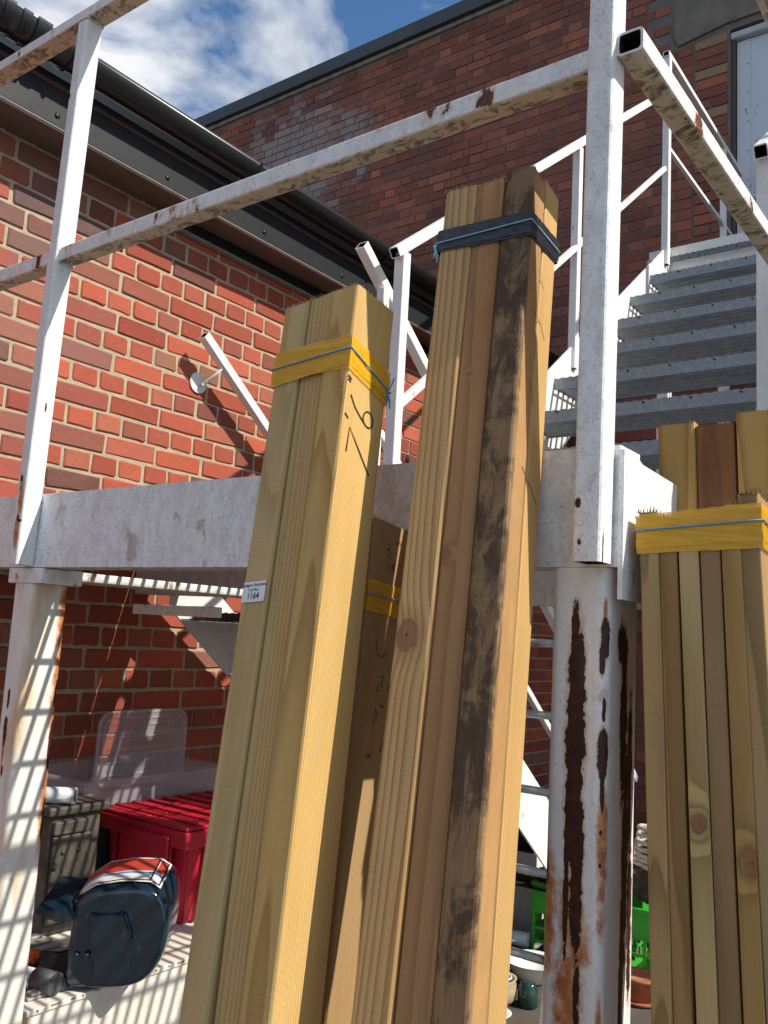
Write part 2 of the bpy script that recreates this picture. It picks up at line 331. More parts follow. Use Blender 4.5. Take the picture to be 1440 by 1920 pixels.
M_red_i = brick_mat('red_facing_brick_field', RED, True)
M_old, M_old_i = brick_mat('old_red_brick', OLD, white=True, soot=.25), brick_mat('old_red_brick_field', OLD, True, white=True, soot=.25)
M_buff = brick_mat('buff_brick', ((0, (.42, .25, .11)), (1, (.36, .24, .13))))
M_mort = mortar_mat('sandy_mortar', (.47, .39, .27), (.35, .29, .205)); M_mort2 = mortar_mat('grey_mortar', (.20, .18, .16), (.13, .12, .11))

def brick_mesh(L, H, D, seed, axis, bev=.004, jit=.0022):
    """brick with worn arrises; its outer face lies in the local plane 0 looking along `axis`"""
    rr = random.Random(seed); bm = bmesh.new(); c = .0032*rr.uniform(.4, 2.2)
    P = [(-L/2, -H/2+c), (-L/2+c, -H/2), (L*rr.uniform(-.2, .2), -H/2), (L/2-c, -H/2), (L/2, -H/2+c), (L/2, H/2-c), (L/2-c, H/2), (L*rr.uniform(-.2, .2), H/2), (-L/2+c, H/2), (-L/2, H/2-c)]
    P = [(x+rr.uniform(-jit, jit*.6), z+rr.uniform(-jit, jit)*.8) for x, z in P]
    A = [bm.verts.new((x*(1-2*bev/L), rr.uniform(-.001, .001), z*(1-2*bev/H))) for x, z in P]; B = [bm.verts.new((x, bev*.8, z)) for x, z in P]; D_ = [bm.verts.new((x, D, z)) for x, z in P]
    bm.faces.new(A)
    for I, J in ((A, B), (B, D_)):
        for i in range(10): bm.faces.new((I[i], I[(i+1) % 10], J[(i+1) % 10], J[i]))
    if axis == 'X':
        for v in bm.verts: v.co = Vector((-v.co.y, v.co.x, v.co.z))     # outer face towards +X
    return to_mesh(bm, 'brick')
def lay(rows, z0, course, u0, u1, bond, joint=.0105):
    """yields (u centre, z centre, length) for every brick"""
    for i in range(rows):
        z = z0+i*course; lst = []
        if bond == 'english':
            if i % 2: u = .077-23*.2255; seq = ['S']
            else: u = .1332-46*.113; seq = ['H']
        else:
            seq = ['S', 'H']; u = u0-(.17 if i % 2 else 0)
        j = 0
        while u < u1:
            L = .2150 if seq[j % len(seq)] == 'S' else .1025
            if u+L > u0 and u < u1: yield i, max(u, u0), min(u+L, u1), z
            u += L+joint; j += 1

# ---- left building: red English-bond wall in the sun
XW = -2.65
lb = thing('brick_building', 'sunlit red brick building with pale mortar and black gutter on the left', 'building', (XW, 2.6, GZ))
box('wall_core', (XW-.30, -.7, GZ), (XW-.005, 5.68, 1.62), M_mort, lb)
VS = {('S', s): brick_mesh(.2140, .0642, .045, s, 'X', .0045, .003) for s in range(8)}; VS.update({('H', s): brick_mesh(.1015, .0642, .045, 50+s, 'X', .0045, .003) for s in range(8)})
VB = {k: v.copy() for k, v in VS.items()}
for v in VS.values(): v.materials.append(M_red)
for v in VB.values(): v.materials.append(M_brind)
field = bmesh.new(); rr = random.Random(3); nb = 0
zc0 = .344*2.65-18*.075     # a stretcher course centre fitted to the photographed wall
rows = list(lay(45, zc0-11*.075, .075, -.7, 5.66, 'english'))
for i, u, v, z in rows:
    if z > 1.60: continue
    c, L = (u+v)/2, v-u; full = abs(L-.215) < 1e-3 or abs(L-.1025) < 1e-3
    if full and 1.25 < c < 2.72 and -.30 < z < 1.60 and nb < 300:
        K = 'S' if L > .2 else 'H'; toothed = c < 1.66+.11*(i % 2)+rr.uniform(-.05, .05)
        src = (VB if toothed else VS)[(K, rr.randrange(8))]
        link('brick', src, None, lb, (XW+rr.uniform(-.0015, .0018), c+rr.uniform(-.002, .002), z+rr.uniform(-.0015, .0015)), (rr.uniform(-.008, .008), 0, 0)); nb += 1
    else: add_box(field, (XW-.05, u, z-.0325), (XW+rr.uniform(-.0015, .0015), v, z+.0325))
tag(link('brick_field', to_mesh(field), M_red_i, lb, (0, 0, 0)), kind='stuff')
M_fascia = simple('black_fascia_board', (.010, .013, .015), .5, 0, .15, 12, spec=.3); M_gut = simple('black_gutter_plastic', (.012, .013, .014), .30, 0, .1, 8)
M_soffit = simple('brown_grey_soffit', (.13, .10, .08), .6, 0, .15, 6); M_trim = simple('pale_soffit_bead', (.45, .46, .46), .45)
ZS, XF = 1.557, XW+.165
box('soffit_board', (XW-.0, -.7, ZS), (XF-.012, 5.68, ZS+.012), M_soffit, lb)
box('fascia_board', (XF-.012, -.7, ZS-.006), (XF+.008, 5.68, ZS+.16), M_fascia, lb, .003)
box('drip_bead', (XF-.010, -.7, ZS-.0095), (XF+.0095, 5.68, ZS-.0065), M_trim, lb, .0015)
box('fascia_strip', (XF+.0085, -.7, ZS+.118), (XF+.012, 5.68, ZS+.132), simple('rusty_brown_strip', (.07, .03, .022), .7), lb)
box('wall_trim', (XW+.002, 2.02, ZS-.045), (XW+.03, 5.6, ZS-.004), M_fascia, lb, .003)
box('wall_trim_bead', (XW+.002, 2.02, ZS-.053), (XW+.034, 5.6, ZS-.046), simple('grey_bead', (.25, .25, .26), .5), lb, .002)
bm = bmesh.new(); prof = [(.058*math.cos(R(a)), .058*math.sin(R(a))) for a in range(180, 361, 12)]; prof += [(.054*math.cos(R(a)), .054*math.sin(R(a))) for a in range(360, 179, -12)]
A = [bm.verts.new((a, -.7, b)) for a, b in prof]; B = [bm.verts.new((a, 5.66, b)) for a, b in prof]
for i in range(len(prof)): bm.faces.new((A[i], A[(i+1) % len(prof)], B[(i+1) % len(prof)], B[i]))
bm.faces.new(A); bm.faces.new(B[::-1])
gut = link('gutter', to_mesh(bm, 'gutter', True), M_gut, lb, (XF+.072, 0, ZS+.215))
for yy in (1.42, 2.24, 3.1, 4.0):
    bm = bmesh.new(); add_box(bm, (-.062, -.02, -.0), (-.05, .02, .03)); tube_bm(bm, [(.0615*math.cos(R(a)), 0, .0615*math.sin(R(a))) for a in range(180, 361, 15)], .006, 6)
    link('gutter_bracket', to_mesh(bm, 'gutter_bracket'), M_gut, gut, (XF+.072, yy, ZS+.215))
for yy in (1.45, 1.9, 2.4, 2.9, 3.4):
    bm = bmesh.new(); lathe_bm(bm, ((.009, 0), (.009, .003), (.004, .005)), 10); o = link('screw_head', to_mesh(bm, 's', True), M_gut, lb, (XF+.008, yy, ZS+.03), (0, R(90), 0))
# slate roof edge with black ridge tiles that shows over the top rail
M_tile = simple('black_clay_tile', (.018, .018, .020), .55, 0, .3, 20, bump=.3)
prism('roof_slope', [(XF+.03, -.7, ZS+.225), (XF+.03, -.7, ZS+.25), (XF-2.2, -.7, ZS+1.35), (XF-2.2, -.7, ZS+1.32)], (0, 6.36, 0), M_tile, lb)
for j in range(8):
    bm = bmesh.new(); w_ = .030 if j % 3 else .046; rr_ = .064 if j % 3 else .068
    for aa in range(178, 362, 8):
        c0, s0, c1, s1 = math.cos(R(aa)), math.sin(R(aa)), math.cos(R(aa+8)), math.sin(R(aa+8))
        v = [bm.verts.new((r_*c, y_, r_*q)) for y_ in (-w_/2, w_/2) for r_ in (rr_, .059) for c, q in ((c0, s0), (c1, s1))]
        for f in ((0, 1, 5, 4), (0, 1, 3, 2), (4, 5, 7, 6)): bm.faces.new([v[i] for i in f])
    link('gutter_union_rib', to_mesh(bm), M_gut, gut, (XF+.072, .98+j*.054, ZS+.216))

# ---- rear building: old Flemish-bond wall in shade, door at the stair head
YB = 5.70
rb = thing('old_brick_building', 'shaded dark red brick building with grey parapet behind the stairs', 'building', (-3, YB, GZ))
DX0, DX1, DZ0, DZ1 = -1.552, -.62, 2.14, 4.20
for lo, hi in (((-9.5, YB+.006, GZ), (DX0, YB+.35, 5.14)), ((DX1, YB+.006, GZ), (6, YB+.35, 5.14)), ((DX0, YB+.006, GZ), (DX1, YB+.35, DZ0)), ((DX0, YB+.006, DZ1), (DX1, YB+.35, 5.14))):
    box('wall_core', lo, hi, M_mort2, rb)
OS = {('S', s): brick_mesh(.2150, .0650, .04, 100+s, 'Y', .003, .002) for s in range(6)}; OS.update({('H', s): brick_mesh(.1025, .0650, .04, 150+s, 'Y', .003, .002) for s in range(6)})
for v in OS.values(): v.materials.append(M_old)
OB = {k: v.copy() for k, v in OS.items()}
for v in OB.values(): v.materials.clear(); v.materials.append(M_buff)
field = bmesh.new(); nb = 0; LX0 = -1.93
lint = lambda u, v, z: v > LX0 and z > DZ1-.02 and z < 4.62
for i, u, v, z in lay(90, GZ+.05, .0755, -9.4, 5.9, 'flemish'):
    if z > 5.10 or lint(u, v, z): continue
    if v > DX0-.245 and u < DX1+.02 and DZ0-.05 < z < DZ1+.0: 
        if u < DX0-.245 and v-u > .05: v = DX0-.248
        elif v > DX1+.02: u = DX1+.02
        else: continue
    if v-u < .03: continue
    c, L = (u+v)/2, v-u; full = abs(L-.215) < 1e-3 or abs(L-.1025) < 1e-3
    if full and -3.35 < c < -1.70 and 2.35 < z < 4.35 and nb < 285:
        link('brick', OS[('S' if L > .2 else 'H', rr.randrange(6))], None, rb, (c, YB+rr.uniform(-.002, .002), z)); nb += 1
    else: add_box(field, (u, YB+rr.uniform(-.003, .003), z-.0325), (v, YB+.03, z+.0325))
tag(link('brick_field', to_mesh(field), M_old_i, rb, (0, 0, 0)), kind='stuff')
# rebuilt jamb beside the door: reds and buffs, quoined
for i in range(27):
    z = DZ0+.02+i*.0755; big = i % 2
    if z > DZ1-.05: break
    rw = [(DX0-.235, DX0-.012)] if big or i > 20 else [(DX0-.235, DX0-.13), (DX0-.118, DX0-.012)]
    for a, b in rw:
        K = 'S' if b-a > .2 else 'H'; buff = (i in (14, 19, 23, 26)) and b > DX0-.05
        link('brick', (OB if buff else OS)[(K, rr.randrange(6))], None, rb, ((a+b)/2, YB-.004+rr.uniform(-.002, .002), z+.03))
M_conc = simple('weathered_concrete_lintel', (.20, .17, .13), .85, 0, .2, 9, bump=.5, col2=(.13, .115, .095))
prism('lintel', [(-1.93, YB-.012, 4.27), (-1.90, YB-.012, 4.20), (-1.80, YB-.012, 4.215), (DX0-.02, YB-.012, 4.25), (-.2, YB-.012, 4.25), (-.2, YB-.012, 4.62), (-1.82, YB-.012, 4.62), (-1.93, YB-.012, 4.50)], (0, .04, 0), M_conc, rb, .004)
M_cop = simple('grey_metal_coping', (.055, .065, .072), .42, .3, .12, 3)
box('parapet_coping', (-9.6, YB-.06, 5.145), (6, YB+.40, 5.275), M_cop, rb, .006)
box('coping_bed', (-9.6, YB-.02, 5.105), (6, YB+.3, 5.144), simple('pale_bedding_mortar', (.30, .27, .22), .9, 0, .25, 12, bump=.8), rb, .004)
M_frame = simple('grey_white_door_frame', (.50, .52, .55), .5, 0, .1, 8)
k = NT('peeling_white_door'); p = k.pos(); a = k.noise(k.mapv(p, (1, 1, .35)), 14, 7, .7, .4); x, y, z = k.xyz(p)
low = k.mt('MULTIPLY', k.mt('SUBTRACT', 3.72, z), .12); msk = k.ramp(k.mt('ADD', a, k.mt('ADD', low, k.mt('MULTIPLY', k.mt('ADD', x, 1.2), .10))), (.60, 0), (.615, 1))
k.bump(k.mt('ADD', msk, k.noise(k.mapv(p, (80, 80, 3)), 1, 3)), .3, .003)
M_door = k.fin(k.mix(msk, (.58, .61, .66), k.mix(k.noise(k.mapv(p, (60, 60, 4)), 1, 4), (.20, .17, .15), (.36, .33, .30))), .55)
dr = box('door', (DX0+.03, YB+.06, DZ0+.02), (DX1-.03, YB+.10, DZ1-.075), M_door, rb, .003)
box('door_stile', (DX0+.034, YB+.052, DZ0+.03), (DX0+.12, YB+.0595, DZ1-.08), M_door, dr, .002)
M_gal = simple('galvanised_steel', (.42, .44, .45), .42, .85, .2, 60)
tube('pull_handle', [(DX0+.17, YB+.045, 3.02), (DX0+.17, YB+.03, 3.03), (DX0+.17, YB+.03, 3.20), (DX0+.17, YB+.045, 3.21)], .007, M_gal, dr)
bm = bmesh.new(); tube_bm(bm, [(.03*math.cos(R(a)), 0, .03*math.sin(R(a))) for a in range(0, 360, 30)], .009, 8, True); link('ring_pull', to_mesh(bm, 'r', True), M_gal, dr, (DX0+.14, YB+.04, 2.93))
for q in range(9): lathe('screw_head', ((.006, -.002), (.006, .002), (.003, .004)), (DX0+.105, YB+.0495, DZ0+.12+q*.21), M_frame, dr, 8)
box('door_frame', (DX0, YB+.03, DZ0), (DX0+.027, YB+.12, DZ1-.06), simple('brown_frame_edge', (.10, .065, .05), .6), rb, .003)
box('door_head', (DX0, YB+.01, DZ1-.07), (DX1, YB+.12, DZ1-.02), M_frame, rb, .012, 4)
box('door_frame', (DX1-.027, YB+.03, DZ0), (DX1, YB+.12, DZ1-.072), M_frame, rb, .003)

# ------------------------------------------------------------------ white steel landing
MW = white_paint('old_white_paint', rust=.55, grime=.42)
MW_rail = white_paint('rail_white_paint', rust=1., grime=.42)
MW_clean = white_paint('stair_white_paint', rust=.35, grime=.2, under=False, tint=(.80, .80, .78))
MW_beam = white_paint('beam_white_paint', rust=.30, grime=.50, under=True, tint=(.82, .845, .855))
MW_right = white_paint('corner_post_paint', [(-.440, .168, .004, .006), (-.437, .121, .0025, .004), (-.4365, .089, .003, .003), (-.4475, .435, .003, .012), (-.402, .105, .0022, .03)], ('xy', .975), .25, .5)
MW_col = white_paint('corner_column_paint',
    [(-.454, -.13, .0115, .15), (-.457, .0, .0055, .05), (-.4490, -.27, .008, .085), (-.446, -.44, .0045, .085), (-.4615, -.26, .0035, .10), (-.462, -.50, .0035, .06), (-.4165, .008, .0085, .026), (-.421, -.016, .005, .02), (-.4165, -.125, .0085, .03), (-.4165, -.075, .0035, .014), (-.4165, -.165, .004, .028), (-.366, .000, .016, .028), (-.360, -.10, .011, .09), (-.350, -.26, .009, .13), (-.356, -.41, .006, .12), (-.338, -.16, .007, .10), (-.332, -.33, .007, .09), (-.489, -.135, .004, .022), (-.488, -.268, .005, .02), (-.418, -.215, .0025, .003), (-.418, -.252, .002, .003)],
    ('xy', 1.016), .30, .22, tint=(.80, .81, .82), stain=[(-.455, -.31, .016, .05), (-.456, -.40, .018, .06), (-.457, -.50, .016, .08), (-.414, -.24, .010, .09), (-.484, -.31, .012, .07), (-.446, -.345, .016, .03), (-.417, .04, .004, .02), (-.416, -.45, .006, .06)])
MW_lcol = white_paint('left_column_paint', [(-1.672, -.17, .004, .02), (-1.672, -.235, .006, .03), (-1.668, -.31, .004, .012), (-1.552, -.16, .003, .03), (-1.553, -.26, .004, .05), (-1.551, -.40, .004, .05), (-1.68, -.36, .003, .012), (-1.68, -.43, .003, .014)], ('xy', 1.016), .25, .16, tint=(.78, .76, .70), stain=[(-1.672, -.27, .004, .05), (-1.550, .0, .016, .09), (-1.550, -.14, .013, .12), (-1.552, -.38, .010, .10), (-1.675, -.40, .006, .05)], warm=.85)
MW_lpost = white_paint('left_post_paint', [(-1.645, .27, .004, .009), (-1.643, .19, .004, .007), (-1.637, .185, .008, .003), (-1.627, 1.10, .004, .006), (-1.60, .42, .002, .01)], ('xy', .975), .25, .3, stain=[(-1.641, .235, .008, .04), (-1.644, .16, .008, .035)])

lp = thing('steel_landing', 'white painted steel landing with beams, columns, guard rails and rust spots', 'landing', (-1.6, 1.5, GZ))
def channel(name, x0, x1, y0, z0, z1, mat):      # front web with flanges turned back
    t, d = .006, .065
    return prism(name, [(x0, y0, z0), (x0, y0+d, z0), (x0, y0+d, z0+t), (x0, y0+t, z0+t), (x0, y0+t, z1-t), (x0, y0+d, z1-t), (x0, y0+d, z1), (x0, y0, z1)], (x1-x0, 0, 0), mat, lp)
channel('front_beam', -3.3, -.4045, 1.016, .095, .2445, MW_beam)
channel('rear_beam', -3.3, -.47, 2.06, .095, .2145, MW)
yz = [(1.0125, .2380), (1.05, .2380), (1.075, .230), (1.30, .222), (2.05, .222), (2.05, .056), (1.0125, .056)]
prism('side_beam', [(-.404, a, b) for a, b in yz], (.006, 0, 0), MW, lp)
box('side_beam_flange', (-.46, 1.108, .056), (-.4045, 2.05, .062), MW, lp)
rhs('column', (-.454, 1.0685, GZ), (-.454, 1.0685, .0945), .075, .105, (1, 0, 0), MW_col, lp, r=.013, open_ends=False, seg=6)
rhs('column', (-1.664, 1.0575, GZ), (-1.664, 1.0575, .0620), .072, .083, (1, 0, 0), MW_lcol, lp, r=.012, open_ends=False, seg=6)
for xc in (-.454, -1.664): box('base_plate', (xc-.07, .99, GZ), (xc+.07, 1.13, GZ+.01), MW, lp, .002)
box('cap_plate', (-1.72, 1.014, .0622), (-1.60, 1.11, .0940), MW, lp, .003)
box('cross_member', (-1.76, 1.112, .0745), (-1.628, 2.06, .0935), MW, lp, .002)
box('tie_plate', (-2.06, 1.60, .018), (-1.74, 1.64, .046), MW, lp, .002)
rhs('guard_post', (-.4295, .9955, .098), (-.4215, .9955, 1.272), .036, .041, (1, 0, 0), MW_right, lp, r=.006)
rhs('guard_post', (-1.648, .9955, .098), (-1.6095, .9955, 1.272), .033, .041, (1, 0, 0), MW_lpost, lp, r=.006)
rhs('guard_post', (-2.82, .9955, .098), (-2.79, .9955, 1.272), .033, .041, (1, 0, 0), MW_rail, lp, r=.006)
rhs('top_rail', (-3.3, .9985, 1.2855), (-.402, .9985, 1.2885), .042, .026, (0, 1, 0), MW_rail, lp, r=.004)
rhs('middle_rail', (-1.612, 1.0, .7435), (-.4435, 1.0, .7505), .036, .032, (0, 1, 0), MW_rail, lp, r=.005, open_ends=False)
rhs('middle_rail', (-3.3, 1.0, .738), (-1.6435, 1.0, .7435), .036, .032, (0, 1, 0), MW_rail, lp, r=.005)
rhs('side_rail', (-.390, .985, .757), (-.388, 2.06, .776), .035, .032, (1, 0, 0), MW_rail, lp, r=.006, t=.0035)
rhs('side_rail', (-.390, .965, 1.2865), (-.388, 2.06, 1.2865), .035, .030, (1, 0, 0), MW_rail, lp, r=.006, t=.0035)
rhs('guard_post', (-.389, 2.04, .225), (-.389, 2.04, 1.27), .036, .036, (1, 0, 0), MW_rail, lp, r=.006)
wq = random.Random(12)
def weld(c, w, h, n):
    """lumpy painted fillet round a w x h section whose end butts on a face with normal axis n ('x' or 'z')"""
    pts = []
    for a, b in rrect(w, h, .005, 3)[::1]:
        for e in (0, .5): pts.append((a+wq.uniform(-.0008, .0008), b+wq.uniform(-.0008, .0008)))
    P = [Vector((0, a, b)) if n == 'x' else Vector((a, b, 0)) for a, b in rrect(w+.001, h+.001, .004, 4)]
    Q = []
    for i in range(len(P)):
        A_, B_ = P[i], P[(i+1) % len(P)]; m = max(1, int((B_-A_).length/.004))
        for j in range(m): Q.append(A_.lerp(B_, j/m))
    bm = bmesh.new(); rad_ = [wq.uniform(.0016, .0034) for _ in Q]
    tube_bm(bm, Q, lambda t: rad_[min(len(Q)-1, int(t*(len(Q)-1)+.5))], 6, True); link('weld_bead', to_mesh(bm, 'weld_bead', True), MW_rail, lp, c)
weld((-.4425, 1.0, .7505), .036, .032, 'x'); weld((-1.611, 1.0, .7435), .036, .032, 'x'); weld((-1.6445, 1.0, .7435), .036, .032, 'x'); weld((-1.6095, .9955, 1.2715), .033, .041, 'z'); weld((-.4215, .9955, 1.2725), .036, .041, 'z')
M_grate = simple('galvanised_grating', (.20, .215, .225), .5, .55, .25, 90)
def serrated(bm, x0, x1, y, z0, z1, t=.004, pitch=.016, amp=.004):
    n = max(2, int((x1-x0)/pitch)); n += n % 2
    for q in range(2):
        pass
    F = []; 
    for yy in (y, y+t):
        top = [bm.verts.new((x0+(x1-x0)*i/n, yy, z1-(amp if i % 2 else 0))) for i in range(n+1)]
        F.append((bm.verts.new((x0, yy, z0)), bm.verts.new((x1, yy, z0)), top))
    (a0, b0, t0), (a1, b1, t1) = F
    bm.faces.new([a0, b0]+t0[::-1]); bm.faces.new([b1, a1]+t1)
    bm.faces.new((a0, a1, b1, b0)); bm.faces.new((a0, t0[0], t1[0], a1)); bm.faces.new((b0, b1, t1[-1], t0[-1]))
    for i in range(n): bm.faces.new((t0[i], t0[i+1], t1[i+1], t1[i]))
bm = bmesh.new()
for i in range(30): add_box(bm, (-3.25, 1.09+i*.033, .215), (-.47, 1.094+i*.033, .243))
for i in range(28): add_box(bm, (-3.2+i*.1, 1.086, .232), (-3.195+i*.1, 2.06, .2415))
box('deck_plate', (-3.25, 1.088, .2035), (-1.78, 2.055, .2125), M_grate, lp, .001)
tag(link('floor_grating', to_mesh(bm), M_grate, lp, (0, 0, 0)), kind='stuff')

# ------------------------------------------------------------------ ascending stair to the door
st = thing('steel_staircase', 'galvanised grating stairs with white handrails climbing to the upper door', 'staircase', (-.98, 2.2, GZ))
XA, XR = -1.48, -.475
def strg(x, t):
    f = lambda y: .415+.2*(y-2.267)/.255
    a, b = 2.10, 4.30
    return prism('stringer', [(x, a, .05), (x, a, f(a)+.055), (x, b, f(b)+.055), (x, b+.05, f(b)+.055), (x, b+.05, f(b)-.20), (x, 2.30, .05)], (t, 0, 0), MW_clean, st)
strg(XA-.008, .008); strg(XR, .008)
bm = bmesh.new(); tx0, tx1 = XA+.0015, XR-.0015
serrated(bm, tx0, tx1, 0, -.046, 0, .005)
for j in range(1, 6): serrated(bm, tx0, tx1, j*.044, -.044, -.001, .007)
for j in range(9): add_box(bm, (tx0+.05+j*.11, .005, -.012), (tx0+.056+j*.11, .235, -.006))
for xx in (tx0, tx1-.004): add_box(bm, (xx, .0052, -.036), (xx+.004, .236, -.032))
tread_mesh = to_mesh(bm, 'tread')
M_tread = simple('weathered_galvanised_tread', (.22, .245, .26), .5, .35, .3, 45, col2=(.32, .345, .36)); tread_mesh.materials.append(M_tread)
for i in range(8): link('tread', tread_mesh, None, st, (0, 2.267+.255*i, .415+.2*i))
bm = bmesh.new()
for j in range(12): lathe_bm(bm, ((.008, -.0), (.008, .004), (.004, .006)), 8, (XA+.1+j*.075, 0, 0))
bm.free()
boltm = bmesh.new(); lathe_bm(boltm, ((.0045, 0), (.0045, .003), (.002, .004)), 8); boltm = to_mesh(boltm, 'bolt', True); boltm.materials.append(simple('dark_bolt', (.05, .05, .05), .5, .4))
for i in range(8):
    for j in range(6): link('bolt', boltm, None, st, (XA+.14+j*.155, 2.2655+.255*i, .415+.2*i-.010), (R(90), 0, 0))
bm = bmesh.new()
for j in range(30): serrated(bm, XA-.10, .25, 4.315+j*.045, 1.978, 2.012, .004)
for j in range(12): add_box(bm, (XA-.08+j*.14, 4.31, 1.998), (XA-.074+j*.14, 5.66, 2.006))
tag(link('upper_grating', to_mesh(bm), M_grate, st, (0, 0, 0)), kind='stuff')
box('landing_edge', (XA-.115, 4.352, 1.93), (.26, 4.36, 2.075), MW_clean, st)
box('landing_edge', (XA-.123, 4.352, 1.93), (XA-.1155, 5.68, 2.03), MW_clean, st)
for xx, yy in ((XA-.05, 4.42), (-.35, 4.42), (XA-.05, 5.5)): rhs('landing_leg', (xx, yy, GZ), (xx, yy, 1.97), .06, .06, (1, 0, 0), MW_clean, st, open_ends=False)
def slope_rail(name, x, y0, z0, y1, z1, s=.032): return rhs(name, (x, y0, z0), (x, y1, z1), s, s, (1, 0, 0), MW_clean, st, r=.004, t=.003)
slope_rail('handrail', XA, 1.963, 1.105, 4.235, 2.885); slope_rail('middle_rail', XA, 2.02, .66, 4.235, 2.46, .024)
slope_rail('handrail', XR+.01, 1.955, 1.115, 4.235, 2.885); slope_rail('middle_rail', XR+.01, 2.02, .66, 4.235, 2.46, .024)
for x in (XA, XR+.012):
    rhs('handrail_post', (x, 2.005, .10), (x, 2.005, 1.118), .042 if x > -1 else .036, .036, (1, 0, 0), MW_clean, st, r=.004)
    rhs('handrail_post', (x-.002, 3.20, 1.10), (x-.002, 3.20, 2.055), .034, .034, (1, 0, 0), MW_clean, st, r=.004)
    rhs('handrail_post', (x, 4.27, 1.95), (x, 4.27, 3.10), .036, .036, (1, 0, 0), MW_clean, st, r=.004)
rhs('guard_rail', (XA, 4.245, 3.116), (XA, 5.685, 3.116), .034, .030, (1, 0, 0), MW_clean, st, r=.004)
rhs('guard_rail', (XA, 4.29, 2.60), (XA, 5.685, 2.60), .024, .024, (1, 0, 0), MW_clean, st, r=.004)
rhs('handrail_post', (XA, 5.3, 1.95), (XA, 5.3, 3.10), .034, .034, (1, 0, 0), MW_clean, st, r=.004)

# ------------------------------------------------------------------ lower stair running down along the left wall
ls_ = thing('lower_staircase', 'white steel stair flight going down beside the sunlit brick wall', 'staircase', (-2.0, 2.5, GZ))
for x in (-2.49, -1.565):
    prism('stringer', [(x, 2.09, .05), (x, 2.09, .235), (x, 2.16, .235), (x, 4.42, -1.50), (x, 4.42, GZ), (x, 4.36, GZ)], (.008, 0, 0), MW_clean, ls_)
M_blackt = simple('black_rusty_tread', (.016, .013, .011), .6, .2, .4, 40, col2=(.05, .025, .016))
bm = bmesh.new(); serrated(bm, -2.478, -1.572, 0, -.03, 0, .006)
for j in range(1, 7): serrated(bm, -2.478, -1.572, j*.034, -.028, 0, .004)
add_box(bm, (-2.478, -.062, -.034), (-1.572, .255, -.0305)); tm2 = to_mesh(bm, 'tread'); tm2.materials.append(M_blackt)  # closed plate added under the bars to keep sun off the wall below
for i in range(8): link('tread', tm2, None, ls_, (0, 2.20+.255*i, .045-.2*i))
for z0, s in ((1.135, .034), (.70, .024)): rhs('handrail', (-1.575, 1.925, z0), (-1.575, 4.2, z0-.768*2.275), s, s, (1, 0, 0), MW_clean, ls_, r=.004, t=.003)
rhs('handrail_post', (-1.565, 2.03, .10), (-1.565, 2.03, 1.03), .03, .03, (1, 0, 0), MW_clean, ls_, open_ends=False)

# ------------------------------------------------------------------ wall handrail on its round bracket
XH = XW+.088; d = Vector((0, .374, -.287)).normalized(); e0 = Vector((XH, 2.205, 1.105))
wh = thing('wall_handrail', 'white square handrail on a round wall bracket against the red bricks', 'handrail', e0+d*1.9)
rhs('rail', e0, e0+d*1.9, .036, .036, (1, 0, 0), MW_clean, wh, r=.003, t=.003)
for q in (.0, 1.3):
    c = Vector((XW+.002, 2.268, .942))+d*q
    bm = bmesh.new(); lathe_bm(bm, ((.0, 0), (.042, 0), (.042, .005), (.0405, .006), (.0, .006)), 28)
    pl = link('bracket_plate', to_mesh(bm, 'b'), MW_clean, wh, c, (0, R(90), 0))
    for a in (80, 200, 320):
        bm = bmesh.new(); lathe_bm(bm, ((.0065, 0), (.0065, .006), (.003, .008)), 6)
        link('bolt_head', to_mesh(bm, 'n'), MW_clean, pl, c+Vector((.0062, .026*math.cos(R(a)), .026*math.sin(R(a)))), (0, R(90), 0))
    hook = e0+d*(.13+q)+Vector((0, 0, -.014))
    tube('bracket_arm', [c+Vector((.005, 0, -.004)), c+Vector((.035, .012, 0)), c.lerp(hook, .55)+Vector((.02, 0, -.012)), hook+Vector((.004, 0, -.012)), hook], .0065, MW_clean, wh, 10)

# ------------------------------------------------------------------ timber
WB = dict(P=Vector((-.7219, .8808, .4626)), a=(-.0846, .1801, .98), w=(.9957, -.0217, .0899))
def frame(P, a, w):
    a = Vector(a).normalized(); w = Vector(w); w = (w-a*w.dot(a)).normalized(); d_ = a.cross(w)
    return Vector(P), a, w, d_, Matrix((w, d_, a)).transposed()
def board_mesh(tx, ty, L, seed, r=.0042, bow=.002, wane=0., rough=.0025):
    """board along local z: top end at z = 0, x to the right, y to the back; corners eased, edges wander a little"""
    q = random.Random(seed); bm = bmesh.new(); n = 22; sec = rrect(tx, ty, r, 2); rings = []
    ph = [q.uniform(0, 6) for _ in range(6)]
    for i in range(n+1):
        z = -L*(i/n); t = i/n
        ox = bow*math.sin(3*t+ph[0]); wx = 1-.02*math.sin(5*t+ph[1])**2; wa = wane*math.sin(7*t+ph[2])
        ring = []
        for a, b in sec:
            x = a*wx+ox; y = b
            if a < 0 and b < 0: x += max(wa, 0)
            ring.append(bm.verts.new((x+tx/2, y+ty/2, z+(q.uniform(-rough, rough*.4) if i == 0 else 0))))
        rings.append(ring)
    N = len(sec)
    for A, B in zip(rings, rings[1:]):
        for i in range(N): bm.faces.new((A[i], A[(i+1) % N], B[(i+1) % N], B[i]))
    bm.faces.new(rings[0]); bm.faces.new(rings[-1][::-1])
    m = to_mesh(bm, 'board'); 
    return m
